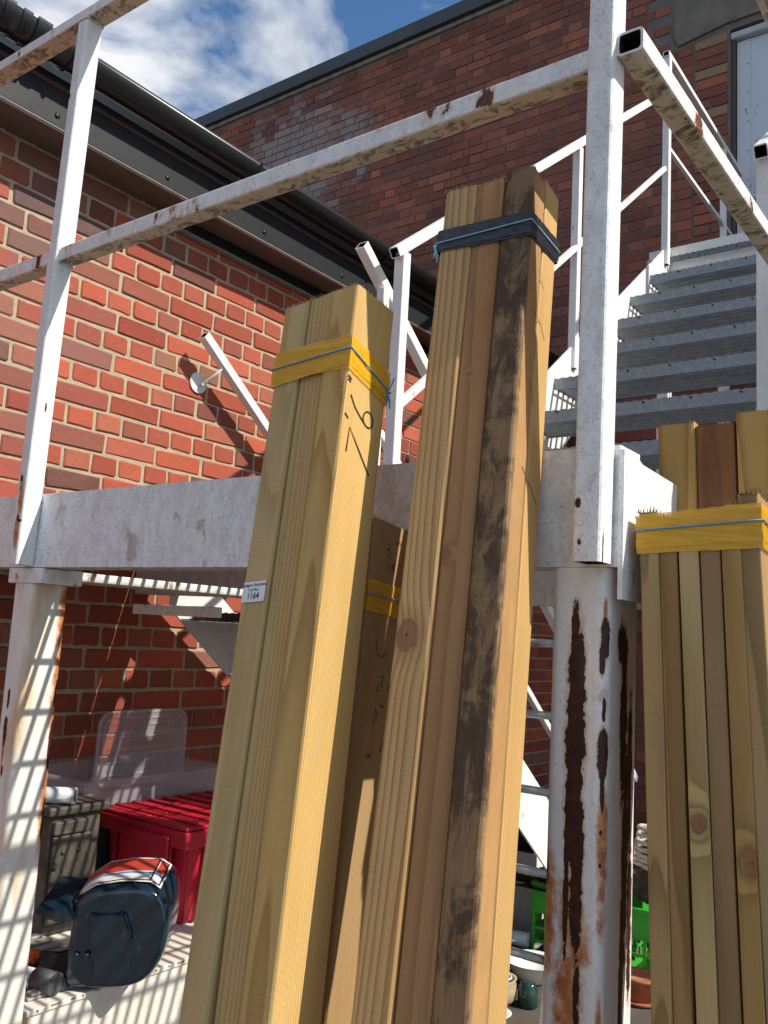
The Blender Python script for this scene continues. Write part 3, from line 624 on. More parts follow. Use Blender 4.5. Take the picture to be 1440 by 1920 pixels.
def splinters(bm, x0, x1, y0, y1, z, n, q):
    for _ in range(n):
        e = q.randrange(4); x = q.uniform(x0, x1); y = q.uniform(y0, y1)
        if e == 0: y = y0
        elif e == 1: x = x1
        else: y = y0
        h = q.uniform(.002, .007); s = q.uniform(.0004, .0009)
        v = [bm.verts.new((x-s, y, z-.002)), bm.verts.new((x+s, y, z-.002)), bm.verts.new((x, y+s*1.5, z-.002)), bm.verts.new((x+q.uniform(-.002, .002), y, z+h))]
        for f in ((0, 1, 3), (1, 2, 3), (2, 0, 3)): bm.faces.new([v[i] for i in f])
class Bundle:
    def __init__(s, name, label, P, a, w, Wd, D, group=None):
        s.P, s.a, s.w, s.d, s.M = frame(P, a, w); s.W, s.D = Wd, D
        low = min((s.w*x+s.d*y).z for x in (0, -Wd) for y in (0, D)); s.L = (s.P.z+low-GZ-.001)/s.a.z
        s.t = thing(name, label, 'timber', s.P-s.a*s.L-s.w*Wd/2+s.d*D/2, group)
    def at(s, x, y, z): return s.P+s.w*x+s.d*y+s.a*z
    def board(s, x, y, tx, ty, top, mat, seed, parent=None, **k):
        L = min((s.P.z+((s.w*xx+s.d*yy).z)-GZ-.001)/s.a.z for xx in (x, x+tx) for yy in (y, y+ty))+top
        o = link('board', board_mesh(tx, ty, L, seed, **k), mat, s.t, s.at(x, y, top), s.M)
        bm = bmesh.new(); splinters(bm, 0, tx, 0, ty, 0, 26, random.Random(seed+9)); tag(link('splinter', to_mesh(bm), mat, o, s.at(x, y, top)), kind='stuff'); return o
    def outline(s, off, n=10):
        x0, x1, y0, y1 = -s.W-off, off, -off, s.D+off; P4 = [(x0, y0), (x1, y0), (x1, y1), (x0, y1)]; o = []
        for i in range(4):
            a, b = P4[i], P4[(i+1) % 4]
            for j in range(n): o.append((a[0]+(b[0]-a[0])*j/n, a[1]+(b[1]-a[1])*j/n, i+j/n))
        return o
    def tape(s, zt, zb, mat, off=.0012, wr=.0003, seed=1):
        """zt/zb: heights of the upper and lower edge at the four corners FL FR BR BL"""
        q = random.Random(seed); o = s.outline(off, 16); bm = bmesh.new(); lp_ = lambda zz, t: zz[int(t) % 4]+(zz[(int(t)+1) % 4]-zz[int(t) % 4])*(t-int(t))
        R_ = []
        for x, y, t in o:
            a, b = lp_(zt, t), lp_(zb, t); col = []
            for j in range(7):
                e = q.uniform(-wr, wr) if 0 < j < 6 else q.uniform(-wr, wr)*.6
                cx, cy = x+s.W/2, y-s.D/2; f = 1+e/.06
                col.append(bm.verts.new((cx*f-s.W/2, cy*f+s.D/2, a+(b-a)*j/6+(q.uniform(-.0006, .0006) if j in (0, 6) else 0))))
            R_.append(col)
        for i in range(len(R_)):
            A, B = R_[i], R_[(i+1) % len(R_)]
            for j in range(6): bm.faces.new((A[j], B[j], B[j+1], A[j+1]))
        ob = link('tape', to_mesh(bm, 'tape'), mat, s.t, s.P, s.M)
        return ob
    def twine(s, zc, mat, knot=None, rad=.0011):
        o = s.outline(.0035, 8); bm = bmesh.new(); lp_ = lambda t: zc[int(t) % 4]+(zc[(int(t)+1) % 4]-zc[int(t) % 4])*(t-int(t))
        pts = [(x, y, lp_(t)) for x, y, t in o]; tube_bm(bm, pts, rad, 6, True); ob = link('twine', to_mesh(bm, 'twine', True), mat, s.t, s.P, s.M)
        if knot:
            x, y, z = knot; bm = bmesh.new(); q = random.Random(5)
            bmesh.ops.create_icosphere(bm, subdivisions=1, radius=.0034, matrix=Matrix.Translation((x, y, z)))
            for e in ((.004, .006, .022), (.002, -.004, -.020), (.005, .001, -.026), (.001, .004, -.016)):
                tube_bm(bm, [(x, y, z), (x+e[0]*.8, y+e[1]*.4, z+e[2]*.5), (x+e[0], y+e[1], z+e[2])], .0011, 5)
            link('knot', to_mesh(bm, 'knot', True), mat, ob, s.P)
        return ob
    def stroke(s, name, face, lines, width, mat):
        """pen marks on the right-hand ('right') or front face as thin ribbons 0.3 mm proud"""
        for L_ in lines:
            bm = bmesh.new(); P = [Vector(p) for p in L_]; n = len(P); A = []
            for i, p in enumerate(P):
                dd = (P[min(i+1, n-1)]-P[max(i-1, 0)]).normalized(); nn = Vector((-dd.y, dd.x))*width*.5
                for sgn in (1, -1):
                    u, z = p.x+nn.x*sgn, p.y+nn.y*sgn; A.append(bm.verts.new((.0004, u, z) if face == 'right' else (u, -.0004, z)))
            for i in range(n-1): bm.faces.new((A[2*i], A[2*i+1], A[2*i+3], A[2*i+2]))
            link(name, to_mesh(bm, name), mat, s.t, s.P, s.M)
def tape_mat(name, col, alpha, rough=.22):
    k = NT(name); p = k.obj(); x, y, z = k.xyz(p); n = k.noise(k.comb(k.mt('MULTIPLY', k.mt('ADD', x, y), 9), 0., k.mt('MULTIPLY', k.mt('ADD', z, k.mt('MULTIPLY', k.mt('ADD', x, y), .16)), 190)), 1, 5, .6, 1.2); k.bump(n, .8, .0016)
    m = k.fin(k.mix(k.ramp(n, (.3, 0), (.7, 1)), col, tuple(min(1, c*1.5) for c in col)), rough, 0, .6); k.b.inputs['Alpha'].default_value = alpha; return m
M_tape = tape_mat('amber_packing_tape', (.66, .35, .014), .70); M_black = tape_mat('black_stretch_film', (.012, .014, .018), 1., .28)
M_blue = simple('blue_twine', (.10, .30, .55), .6, 0, .15, 200); M_bluel = simple('pale_blue_twine', (.30, .58, .75), .6); M_ink = simple('black_marker_ink', (.012, .012, .015), .6); M_pencil = simple('faded_pen', (.05, .035, .03), .7)
LT, DK = (.47, .335, .145), (.30, .19, .065)       # green-tan treated pine

# --- bundle 1: three pale boards, marked 7'6"
b1 = Bundle('timber_bundle', 'pale treated timber bundle with yellow tape, marked 7\'6" and lot sticker 1164', WB['P'], WB['a'], WB['w'], .1394, .0829)
w11 = wood('pale_pine_straight', (.56, .425, .225), (.43, .31, .145), (.02, .30), .0028, .45, seed=1.)
w12 = wood('pale_pine_wavy', (.53, .38, .175), (.37, .245, .095), (-.01, .06), .0040, .55, seed=2.3)
w13 = wood('golden_pine_grain', (.60, .42, .175), (.40, .25, .085), (.035, .22), .0032, .6, seed=3.1, saw=True)
b1.board(-.1394, .001, .0448, .080, .006, w11, 11, wane=.0, bow=.0018); b1.board(-.0940, .0055, .0458, .076, .009, w12, 12, wane=.011, bow=.0018); b1.board(-.0474, 0, .0474, .0825, .004, w13, 13, bow=0.)
b1.tape((-.0666, -.0753, -.0936, -.0849), (-.1119, -.1259, -.1438, -.1303), M_tape, seed=2); b1.tape((-.0753, -.0811, -.1023, -.0926), (-.1216, -.1197, -.1351, -.1332), M_tape, .0019, .0005, 5)
b1.twine((-.0946, -.0965, -.1235, -.1158), M_blue, (.0029, .0811, -.1235))
b1.stroke('pen_stroke', 'right', [[(.0132, -.2380), (.0153, -.2034), (.0386, -.2282), (.0630, -.2540)], [(.0033, -.1882), (.0105, -.1934)],
    [(.0104, -.1589), (.0154, -.1660), (.0214, -.1730), (.0318, -.1805), (.0416, -.1866), (.0483, -.1897), (.0540, -.1891), (.0584, -.1848), (.0593, -.1790), (.0579, -.1732), (.0540, -.1691), (.0492, -.1676), (.0444, -.1691), (.0405, -.1732), (.0389, -.1785), (.0396, -.1829), (.0425, -.1872)],
    [(.0019, -.1343), (.0087, -.1385)], [(.0023, -.1391), (.0075, -.1430)]], .0023, M_ink)
def text_mesh(txt, size, mat):
    c = bpy.data.curves.new('t', 'FONT'); c.body = txt; c.size = size; c.align_x = 'CENTER'; c.align_y = 'CENTER'; c.offset = size*.012
    o = bpy.data.objects.new('t', c); COL.objects.link(o); dg = bpy.context.evaluated_depsgraph_get(); m = bpy.data.meshes.new_from_object(o.evaluated_get(dg)); bpy.data.objects.remove(o); m.materials.clear(); m.materials.append(mat); return m
M_paper = simple('white_paper_label', (.80, .81, .84), .45, 0, .04)
bm = bmesh.new(); pts = [bm.verts.new((a, 0, b)) for a, b in rrect(.0405, .0268, .002, 3)]; bm.faces.new(pts); ext = bmesh.ops.extrude_face_region(bm, geom=bm.faces[:]); bmesh.ops.translate(bm, verts=[v for v in ext['geom'] if isinstance(v, bmesh.types.BMVert)], vec=(0, -.0003, 0))
sp = b1.at(-.1162, -.0006, -.4164); stk = link('lot_sticker', to_mesh(bm), M_paper, b1.t, sp, b1.M)
for txt, dz, sz in (('Badgers Auctions', .0088, .0060), ('Lot No.:', .0026, .0054), ('1164', -.0060, .0120)):
    m = text_mesh(txt, sz, M_ink); T = Matrix.Rotation(R(90), 4, 'X'); m.transform(T); m.transform(Matrix.Translation((0, -.0006, dz)))
    if txt == '1164': m.transform(Matrix.Diagonal((.9, 1, 1, 1)))
    link('lettering', m, None, stk, sp)

# --- bundle M: short dark-grooved bundle hidden between, leaning on the beam
bM = Bundle('timber_bundle', 'short shaded timber bundle with pen scribbles wedged behind the 7\'6" bundle', (-.7020, .9205, .153), (-.03, .10, 1), (.998, .03, .03), .095, .086)
wM = wood('grooved_brown_pine', (.40, .28, .15), (.25, .165, .08), (.02, .4), .0026, .6, seed=6.)
bM.board(-.095, 0, .047, .086, 0, wM, 31, bow=0.); bM.board(-.0475, 0, .0475, .086, 0, wM, 32, bow=0.)
bM.tape((-.083,)*4, (-.125,)*4, M_tape, seed=8); bM.twine((-.102,)*4, M_blue)
sq = random.Random(4); lines = []
for z0, n in ((-.030, 2), (-.052, 2), (-.215, 3), (-.245, 2), (-.30, 3)):
    for q in range(n):
        y0, zz_ = .040+q*.015+sq.uniform(-.003, .003), z0+sq.uniform(-.004, .004); L_ = [(y0, zz_)]
        for t in range(6): L_.append((L_[-1][0]+sq.uniform(-.005, .006), L_[-1][1]+sq.uniform(-.006, .006)))
        lines.append(L_)
lines.append([(.036, -.150), (.030, -.162), (.033, -.176), (.044, -.180), (.055, -.172)])
bM.stroke('pen_stroke', 'right', lines, .0013, M_pencil)

# --- bundle 2: taller, browner, black film; front row of three, second row behind
b2 = Bundle('timber_bundle', 'tall brown timber bundle bound with black film, one board stained dark', (-.5234, .9933, .6261), (-.069, .204, .9765), (.9942, .0952, .0504), .1343, .0986)
w21 = wood('yellow_pine_knotty', (.56, .375, .185), (.36, .19, .075), (.055, .035), .0062, .7, [(.0190, -.640, .015, .021)], seed=7.)
w22 = wood('brown_smooth_pine', (.40, .225, .11), (.28, .14, .06), (-.03, .25), .0050, .5, [(.0065, -.540, .006, .0075), (.0165, -.300, .0022, .0026)], seed=8.)
w23 = wood('stained_old_pine', (.47, .285, .13), (.33, .18, .072), (.01, .30), .0034, .5, [(.018, -.92, .004, .005)], stain=.0045, dirt=.93, seed=9.)
w24 = wood('honey_pine', (.54, .36, .155), (.38, .225, .085), (.02, .2), .0036, .5, seed=10.)
b2.board(-.1343, .0005, .0490, .047, .005, w21, 21, wane=.002); b2.board(-.0838, .002, .0425, .045, .003, w22, 22); b2.board(-.0408, 0, .0408, .047, .008, w23, 23, rough=.003, bow=0.)
for q, (x, t) in enumerate(((-.1343, .0), (-.0890, .004), (-.0435, .022))): b2.board(x, .0495, .0435 if q == 2 else .045, .049, t, w24, 24+q, bow=0.)
b2.tape((-.062, -.066, -.045, -.048), (-.0976, -.106, -.083, -.085), M_black, .0014, .0004, 3); b2.tape((-.064, -.070, -.050, -.050), (-.094, -.102, -.079, -.08), M_black, .0020, .0006, 13)
b2.twine((-.084, -.083, -.063, -.066), M_bluel, (-.138, -.002, -.088), .0009)
b2.stroke('pen_stroke', 'right', [[(.040, -.04), (.048, -.052), (.044, -.062), (.060, -.066), (.066, -.075), (.062, -.086)], [(.03, -.20), (.06, -.205), (.075, -.22)], [(.035, -.30), (.055, -.325)], [(.03, -.42), (.06, -.435), (.085, -.45)], [(.04, -.13), (.06, -.15)]], .0012, M_pencil)

# --- bundle 3: six slim boards on the right with yellow tape
a3 = Vector((math.tan(R(-3.9)), math.tan(R(4)), 1))
b3 = Bundle('timber_bundle', 'short bundle of six slim treated boards with yellow tape at the right edge', (-.2484, 1.035, .1674), a3, (1, .03, .06), .1397, .113)
g = [((.345, .275, .135), (.21, .15, .065)), ((.30, .215, .095), (.20, .13, .05)), ((.42, .35, .175), (.25, .19, .085)), ((.28, .205, .11), (.185, .125, .06)), ((.36, .26, .10), (.23, .15, .05)), ((.335, .255, .13), (.215, .15, .07))]
xs = [-.1397, -.1156, -.0934, -.0696, -.0460, -.0236, -.0002]; tops = (.005, -.005, -.003, -.005, .003, .014)
for q in range(6):
    kn = {2: [(.012, -.345, .010, .012)], 4: [(.018, -.385, .011, .013)]}.get(q, ())
    b3.board(xs[q]+.0006, q % 2*.0016, xs[q+1]-xs[q]-.0012, .110-q % 2*.002, tops[q], wood('slim_treated_pine', (g[q][0][0]*1.2, g[q][0][1]*1.08, g[q][0][2]*1.08), tuple(c*1.02 for c in g[q][1]), (.01+.01*(q % 3), .12+.05*q), .0030+.0004*q, .6, kn, seed=11.+q*1.3), 41+q, r=.002, bow=.0012)
b3.tape((-.002, -.001, -.004, -.004), (-.047, -.050, -.052, -.049), M_tape, .0012, .0003, 21); b3.tape((-.0, .002, .0, -.002), (-.041, -.041, -.045, -.045), M_tape, .0018, .0005, 22)
b3.twine((-.019, -.019, -.023, -.023), M_blue)

# --- bundle 4: three wider boards standing behind it
b4 = Bundle('timber_bundle', 'three square-cut boards standing behind the slim taped bundle, middle one reddish', (-.2684, 1.2155, .317), (-.05, .05, 1), (1, .03, .04), .162, .098)
w41 = wood('knotty_yellow_pine', (.47, .32, .12), (.30, .185, .06), (.02, .055), .0055, .6, [(.022, -.115, .0032, .004)], seed=20.)
w42 = wood('reddish_old_pine', (.27, .125, .05), (.15, .065, .03), (.03, .2), .0045, .5, seed=21., dirt=.25)
b4.board(-.162, 0, .0515, .098, .004, w41, 51); b4.board(-.108, .002, .0525, .094, -.001, w42, 52); b4.board(-.0535, 0, .0535, .098, .008, w41, 53)

# ------------------------------------------------------------------ white steel bench under the landing and what is kept on it
MW_bench = white_paint('bench_white_paint', [(-1.6, -.793, .03, .003)], ('y',), .45, .3, under=False, tint=(.76, .73, .66), warm=.25)
ZBn = -.788
sb = thing('steel_bench', 'white painted steel bench with a rusty edge under the landing', 'bench', (-2.1, 1.8, GZ))
box('bench_top', (-2.60, 1.125, ZBn-.012), (-1.66, 2.36, ZBn), MW_bench, sb, .003)
box('side_panel', (-1.672, 1.13, GZ+.02), (-1.664, 2.35, ZBn-.0125), MW_bench, sb)
box('end_panel', (-2.59, 1.13, GZ+.02), (-1.673, 1.138, ZBn-.0125), MW_bench, sb)
box('end_panel', (-2.59, 2.33, GZ+.02), (-1.673, 2.338, ZBn-.0125), MW_bench, sb)
M_rustedge = simple('rusty_edge', (.16, .06, .025), .8, 0, .4, 60, col2=(.42, .25, .12)); bm = bmesh.new(); q = random.Random(8)
for i in range(34):
    y0 = 1.14+i*.036+q.uniform(0, .02); add_box(bm, (-1.6640, y0, ZBn-.003-q.uniform(0, .004)), (-1.6594, y0+q.uniform(.003, .022), ZBn-q.uniform(.0005, .002)))
tag(link('rust_flakes', to_mesh(bm), M_rustedge, sb, (0, 0, 0)), kind='stuff')

def tote(name, label, x0, x1, y0, y1, z0, z1, mat, cat='crate', taper=.02, lid=True, rim=.022):
    t = thing(name, label, cat, ((x0+x1)/2, (y0+y1)/2, z0)); T = taper
    bm = bmesh.new(); cx, cy = (x0+x1)/2, (y0+y1)/2; vv = add_box(bm, (x0+T-cx, y0+T-cy, 0), (x1-T-cx, y1-T-cy, z1-z0-.012))
    for v in vv:
        if v.co.z > .01: v.co.x *= (x1-x0)/(x1-x0-2*T); v.co.y *= (y1-y0)/(y1-y0-2*T)
    bmesh.ops.bevel(bm, geom=bm.edges[:], offset=.008, segments=3, affect='EDGES'); link('body', to_mesh(bm), mat, t, (cx, cy, z0))
    box('rim', (x0-rim, y0-rim, z1-.055), (x1+rim, y1+rim, z1-.0105), mat, t, .006, 3)
    for i in range(3):
        yy = y0+(y1-y0)*(i+.5)/3; box('rib', (x1+.001, yy-.006, z0+.03), (x1+.012, yy+.006, z1-.056), mat, t, .002)
        xx = x0+(x1-x0)*(i+.5)/3; box('rib', (xx-.006, y0-.012, z0+.03), (xx+.006, y0-.001, z1-.056), mat, t, .002)
    if lid:
        for i in range(2):
            xa = x0-rim+.006+i*((x1-x0)/2+rim-.004); box('lid_flap', (xa, y0-rim+.004, z1-.010), (xa+(x1-x0)/2+rim-.008, y1+rim-.004, z1), mat, t, .004)
        for i in range(7):
            yy = y0+(y1-y0)*(i+.4)/7; box('lid_ridge', (x0, yy, z1+.0005), (x1, yy+.016, z1+.006), mat, t, .002)
        box('clasp_flap', (x0+.30*(x1-x0), y0-rim-.008, z1-.15), (x1-.12*(x1-x0), y0-rim-.001, z1-.03), mat, t, .003)
    return t
def plastic(name, col, col2, rough=.42, scr=.25):
    k = NT(name); p = k.obj(); f = k.noise(p, 14, 6, .65); sc_ = k.noise(k.mapv(p, (9, 60, 30)), 6, 5, .75, 1.)
    c = k.mix(k.ramp(f, (.4, 0), (.7, 1)), col, col2); c = k.mix(k.mt('MULTIPLY', k.ramp(sc_, (.62, 0), (.7, 1)), scr), c, tuple(min(1, v*2+.12) for v in col)); k.bump(f, .2, .003)
    return k.fin(c, k.mt('ADD', rough-.1, k.mt('MULTIPLY', f, .25)))
M_redp = plastic('scuffed_red_plastic', (.48, .010, .030), (.38, .008, .026)); M_blackp = plastic('dusty_black_plastic', (.035, .031, .025), (.12, .105, .08), .6, .15)
tote('storage_crate', 'scuffed red plastic storage crate with ribbed lid on the white bench', -2.165, -1.825, 1.66, 2.06, ZBn+.001, -.530, M_redp)
bc = thing('storage_crate', 'dusty black plastic crate beside the red crate, behind the left column', 'crate', (-2.15, 1.445, ZBn+.001))
box('body', (-2.30, 1.37, ZBn+.001), (-2.005, 1.52, -.497), M_blackp, bc, .010, 3); box('lid', (-2.315, 1.355, -.4965), (-1.99, 1.535, -.474), M_blackp, bc, .006)
box('face_panel', (-2.0045, 1.375, ZBn+.03), (-1.994, 1.49, -.545), M_blackp, bc, .006); box('face_panel', (-2.0045, 1.375, -.543), (-1.992, 1.475, -.51), M_blackp, bc, .004)
for zz in (-.72, -.62): box('clasp', (-1.9935, 1.377, zz), (-1.984, 1.392, zz+.014), M_blackp, bc, .002)
for yy in (1.45, 1.405):
    o = lathe('stud', ((.006, 0), (.006, .003), (.002, .005)), (-1.9935, yy, -.585), M_blackp, bc, 10); o.rotation_euler = (0, R(90), 0)
# dark box carrying clear tubs behind
db = thing('storage_crate', 'low dark grey box under the clear plastic tub by the wall', 'crate', (-2.40, 1.86, ZBn+.001))
box('body', (-2.585, 1.62, ZBn+.001), (-2.18, 2.12, -.575), plastic('dark_grey_plastic', (.03, .03, .032), (.06, .058, .055)), db, .01); box('lid', (-2.6, 1.61, -.574), (-2.17, 2.13, -.556), M_blackp, db, .005)
k = NT('clear_milky_plastic'); k.fin((.70, .64, .68), .28); k.b.inputs['Alpha'].default_value = .26; k.b.inputs['Transmission Weight'].default_value = .25; M_clear = k.m
ct = thing('plastic_tub', 'shallow clear plastic tub behind the red crate', 'tub', (-2.36, 1.87, -.555))
for lo, hi in (((-2.54, 1.60, -.555), (-2.20, 2.15, -.551)), ((-2.54, 1.60, -.5505), (-2.535, 2.15, -.47)), ((-2.205, 1.60, -.5505), (-2.20, 2.15, -.47)), ((-2.534, 1.60, -.5505), (-2.206, 1.605, -.47)), ((-2.534, 2.145, -.5505), (-2.206, 2.15, -.47))): box('wall_panel', lo, hi, M_clear, ct, .0015)
bm = bmesh.new()
for lo, hi in (((-.185, -.29, 0), (-.165, .29, .006)), ((.165, -.29, 0), (.185, .29, .006)), ((-.1645, -.29, 0), (.1645, -.27, .006)), ((-.1645, .27, 0), (.1645, .29, .006))): add_box(bm, lo, hi)
link('rim', to_mesh(bm), M_clear, ct, (-2.37, 1.875, -.4695))
cl = thing('ribbed_plastic_cover', 'clear ribbed plastic cover standing upright against the shaded wall', 'cover', (-2.46, 2.0, -.5505))
pl_ = [(-2.455, 2.0+a, -.42+b) for a, b in rrect(.365, .235, .045, 6)]
prism('panel', pl_, (.004, 0, 0), M_clear, cl)
bm = bmesh.new(); tube_bm(bm, [(0, a, b) for a, b in rrect(.365, .235, .045, 6)], .006, 6, True); link('edge_bead', to_mesh(bm, 'e', True), M_clear, cl, (-2.453, 2.0, -.42))
bm = bmesh.new(); tube_bm(bm, [(0, a, b) for a, b in rrect(.325, .195, .03, 6)], .003, 6, True); link('inner_bead', to_mesh(bm, 'e', True), M_clear, cl, (-2.448, 2.0, -.42))
for i in range(5): box('rib', (-2.450, 1.85, -.505+i*.04), (-2.446, 2.15, -.501+i*.04), M_clear, cl)
# pipes and a ribbed tray
M_pvc = simple('grey_white_pipe', (.55, .58, .60), .4, 0, .1, 20); M_dgp = simple('dark_grey_pipe_collar', (.07, .075, .08), .5)
p1 = thing('plastic_pipe', 'short pale grey pipe lying on the dusty black crate', 'pipe', (-2.03, 1.40, -.473))
tube('barrel', [(-2.10, 1.34, -.452), (-2.0, 1.43, -.452)], .0205, M_pvc, p1, 20); tube('bore_shade_disc', [(-1.9998, 1.4302, -.452), (-1.9994, 1.4306, -.452)], .016, M_dgp, p1, 20)  # dark disc on the closed end stands in for the shaded hollow
p2 = thing('plastic_pipe', 'grey pipe with dark collar lying on the bench by the engine cowling', 'pipe', (-1.74, 1.2, ZBn+.001))
tube('barrel', [(-1.86, 1.165, ZBn+.022), (-1.735, 1.195, ZBn+.022)], .021, M_pvc, p2, 20); tube('collar', [(-1.742, 1.193, ZBn+.024), (-1.69, 1.206, ZBn+.024)], .0235, M_dgp, p2, 20)
rt_ = thing('ribbed_tray', 'pale ribbed plastic tray lying flat on the bench behind the cowling', 'tray', (-1.9, 1.30, ZBn+.001))
M_tray = simple('pale_grey_tray', (.42, .40, .37), .55, 0, .15, 10); box('base', (-2.08, 1.15, ZBn+.001), (-1.70, 1.385, ZBn+.006), M_tray, rt_, .002)
for i in range(9): box('rib', (-2.06+i*.042, 1.16, ZBn+.0065), (-2.038+i*.042, 1.375, ZBn+.014), M_tray, rt_, .003)
og = thing('orange_clip', 'small orange plastic clip on the bench beside the left column', 'clip', (-1.815, 1.235, ZBn+.0145))
box('body', (-1.825, 1.225, ZBn+.0145), (-1.808, 1.242, ZBn+.055), simple('orange_plastic', (.75, .14, .02), .4), og, .004); box('hook', (-1.8075, 1.229, ZBn+.040), (-1.799, 1.238, ZBn+.054), simple('orange_plastic_hook', (.75, .14, .02), .4), og, .002)

# ------------------------------------------------------------------ outboard engine cowling
cw = thing('engine_cowling', 'dark navy engine cowling with red, blue and white stripe lying on the bench', 'cowling', (-1.63, 1.34, ZBn+.001)); cw.rotation_euler = (R(11), 0, R(38)); cw.location.z += .013; cw.location.x -= .055; cw.location.y -= .01
k = NT('dark_navy_gloss'); p = k.obj(); f = k.noise(p, 30, 6, .7); c = k.mix(k.ramp(f, (.4, 0), (.75, 1)), (.004, .018, .034), (.010, .028, .044)); c = k.mix(k.mt('MULTIPLY', k.ramp(k.noise(k.mapv(p, (20, 20, 6)), 5, 6, .75), (.62, 0), (.70, 1)), .35), c, (.25, .27, .28))
M_navy = k.fin(c, k.mt('ADD', .05, k.mt('MULTIPLY', f, .22)), 0, .9)
OUT = [(-1.694, -.640), (-1.688, -.592), (-1.640, -.566), (-1.575, -.556), (-1.505, -.552), (-1.462, -.572), (-1.448, -.630), (-1.456, -.690), (-1.478, -.742), (-1.520, -.775), (-1.590, -.784), (-1.660, -.784), (-1.712, -.786), (-1.708, -.750), (-1.698, -.700)]
OUT = [(-1.70+(a+1.70)*.86, b) for a, b in OUT]; CX, CZ = -1.60, -.675
def ring(bm, y, sc_, dx=0., dz=0.): return [bm.verts.new(((a-CX)*sc_+dx, y, (b-CZ)*sc_+dz)) for a, b in OUT]
bm = bmesh.new(); prof = [(.002, .55), (-.001, .86), (.000, .93), (.010, .985), (.030, 1.0), (.09, 1.02), (.14, .99), (.175, .90), (.195, .72)]
RG = [ring(bm, y, sc_, 0, 0) for y, sc_ in prof]
for v in sum(RG, []):        # keep the underside resting on the bench
    if v.co.z+CZ < ZBn+.002: v.co.z = ZBn+.002-CZ
N = len(OUT)
for A, B in zip(RG, RG[1:]):
    for i in range(N): bm.faces.new((A[i], A[(i+1) % N], B[(i+1) % N], B[i]))
bm.faces.new(RG[0]); bm.faces.new(RG[-1][::-1])
sh = link('shell', to_mesh(bm, 'shell', True), M_navy, cw, (CX, 1.27, CZ)); sh.modifiers.new('round', 'SUBSURF').levels = 2; sh.modifiers['round'].render_levels = 2
prism('raised_panel', [(-1.70+(a_+1.70)*.82, b_, c_) for a_, b_, c_ in [(-1.625, 1.273, -.765), (-1.627, 1.273, -.66), (-1.645, 1.273, -.612), (-1.585, 1.273, -.622), (-1.550, 1.273, -.605), (-1.528, 1.273, -.66), (-1.56, 1.273, -.74), (-1.59, 1.273, -.768)]], (0, -.011, 0), M_navy, cw, .005)
prism('flange', [(-1.70+(a_+1.70)*.82, b_, c_) for a_, b_, c_ in [(-1.780, 1.262, -.618), (-1.775, 1.262, -.606), (-1.700, 1.262, -.606), (-1.672, 1.262, -.622), (-1.690, 1.262, -.636), (-1.735, 1.262, -.632)]], (0, .15, 0), M_navy, cw, .003)
prism('flange', [(-1.70+(a_+1.70)*.82, b_, c_) for a_, b_, c_ in [(-1.835, 1.262, ZBn+.006), (-1.825, 1.262, ZBn+.018), (-1.76, 1.262, ZBn+.014), (-1.70, 1.262, ZBn+.036), (-1.69, 1.262, ZBn+.006)]], (0, .13, 0), M_navy, cw, .003)
for dx in (0, .022):
    o = lathe('rivet', ((.0065, 0), (.006, .003), (.003, .005)), (-1.676+dx, 1.2665, -.705), M_navy, cw, 12); o.rotation_euler = (R(90), 0, 0)
def decal(y0, y1, col, lift, i0=1, i1=4.6):
    bm = bmesh.new(); n = 14; A = []
    for j in range(n+1):
        t = i0+(i1-i0)*j/n; i = int(t); f = t-i
        def cr_(q):   # smooth spline through the outline
            P0, P1, P2, P3 = [OUT[(i+e) % N][q] for e in (-1, 0, 1, 2)]
            return ((P0+4*P1+P2)/6*(1-f)**1+((P1+4*P2+P3)/6)*f)
        x, z = cr_(0), cr_(1)
        for y in (y0, y1):
            s_ = 1.012+lift/.11; A.append(bm.verts.new((CX+(x-CX)*s_-CX, y, (z-CZ)*s_)))
    for j in range(n): bm.faces.new((A[2*j], A[2*j+2], A[2*j+3], A[2*j+1]))
    link('stripe_decal', to_mesh(bm, 'decal', True), simple('decal_paint', col, .3), cw, (CX, 1.27, CZ))
decal(.022, .135, (.72, .72, .70), .0036, .6, 4.6); decal(.028, .129, (.015, .015, .018), .0041, .7, 4.5); decal(.031, .058, (.72, .72, .70), .0046, .78, 4.42); decal(.058, .066, (.04, .22, .55), .0046, .78, 4.42); decal(.066, .070, (.72, .72, .70), .0046, .78, 4.42); decal(.070, .126, (.50, .055, .035), .0046, .78, 4.42)

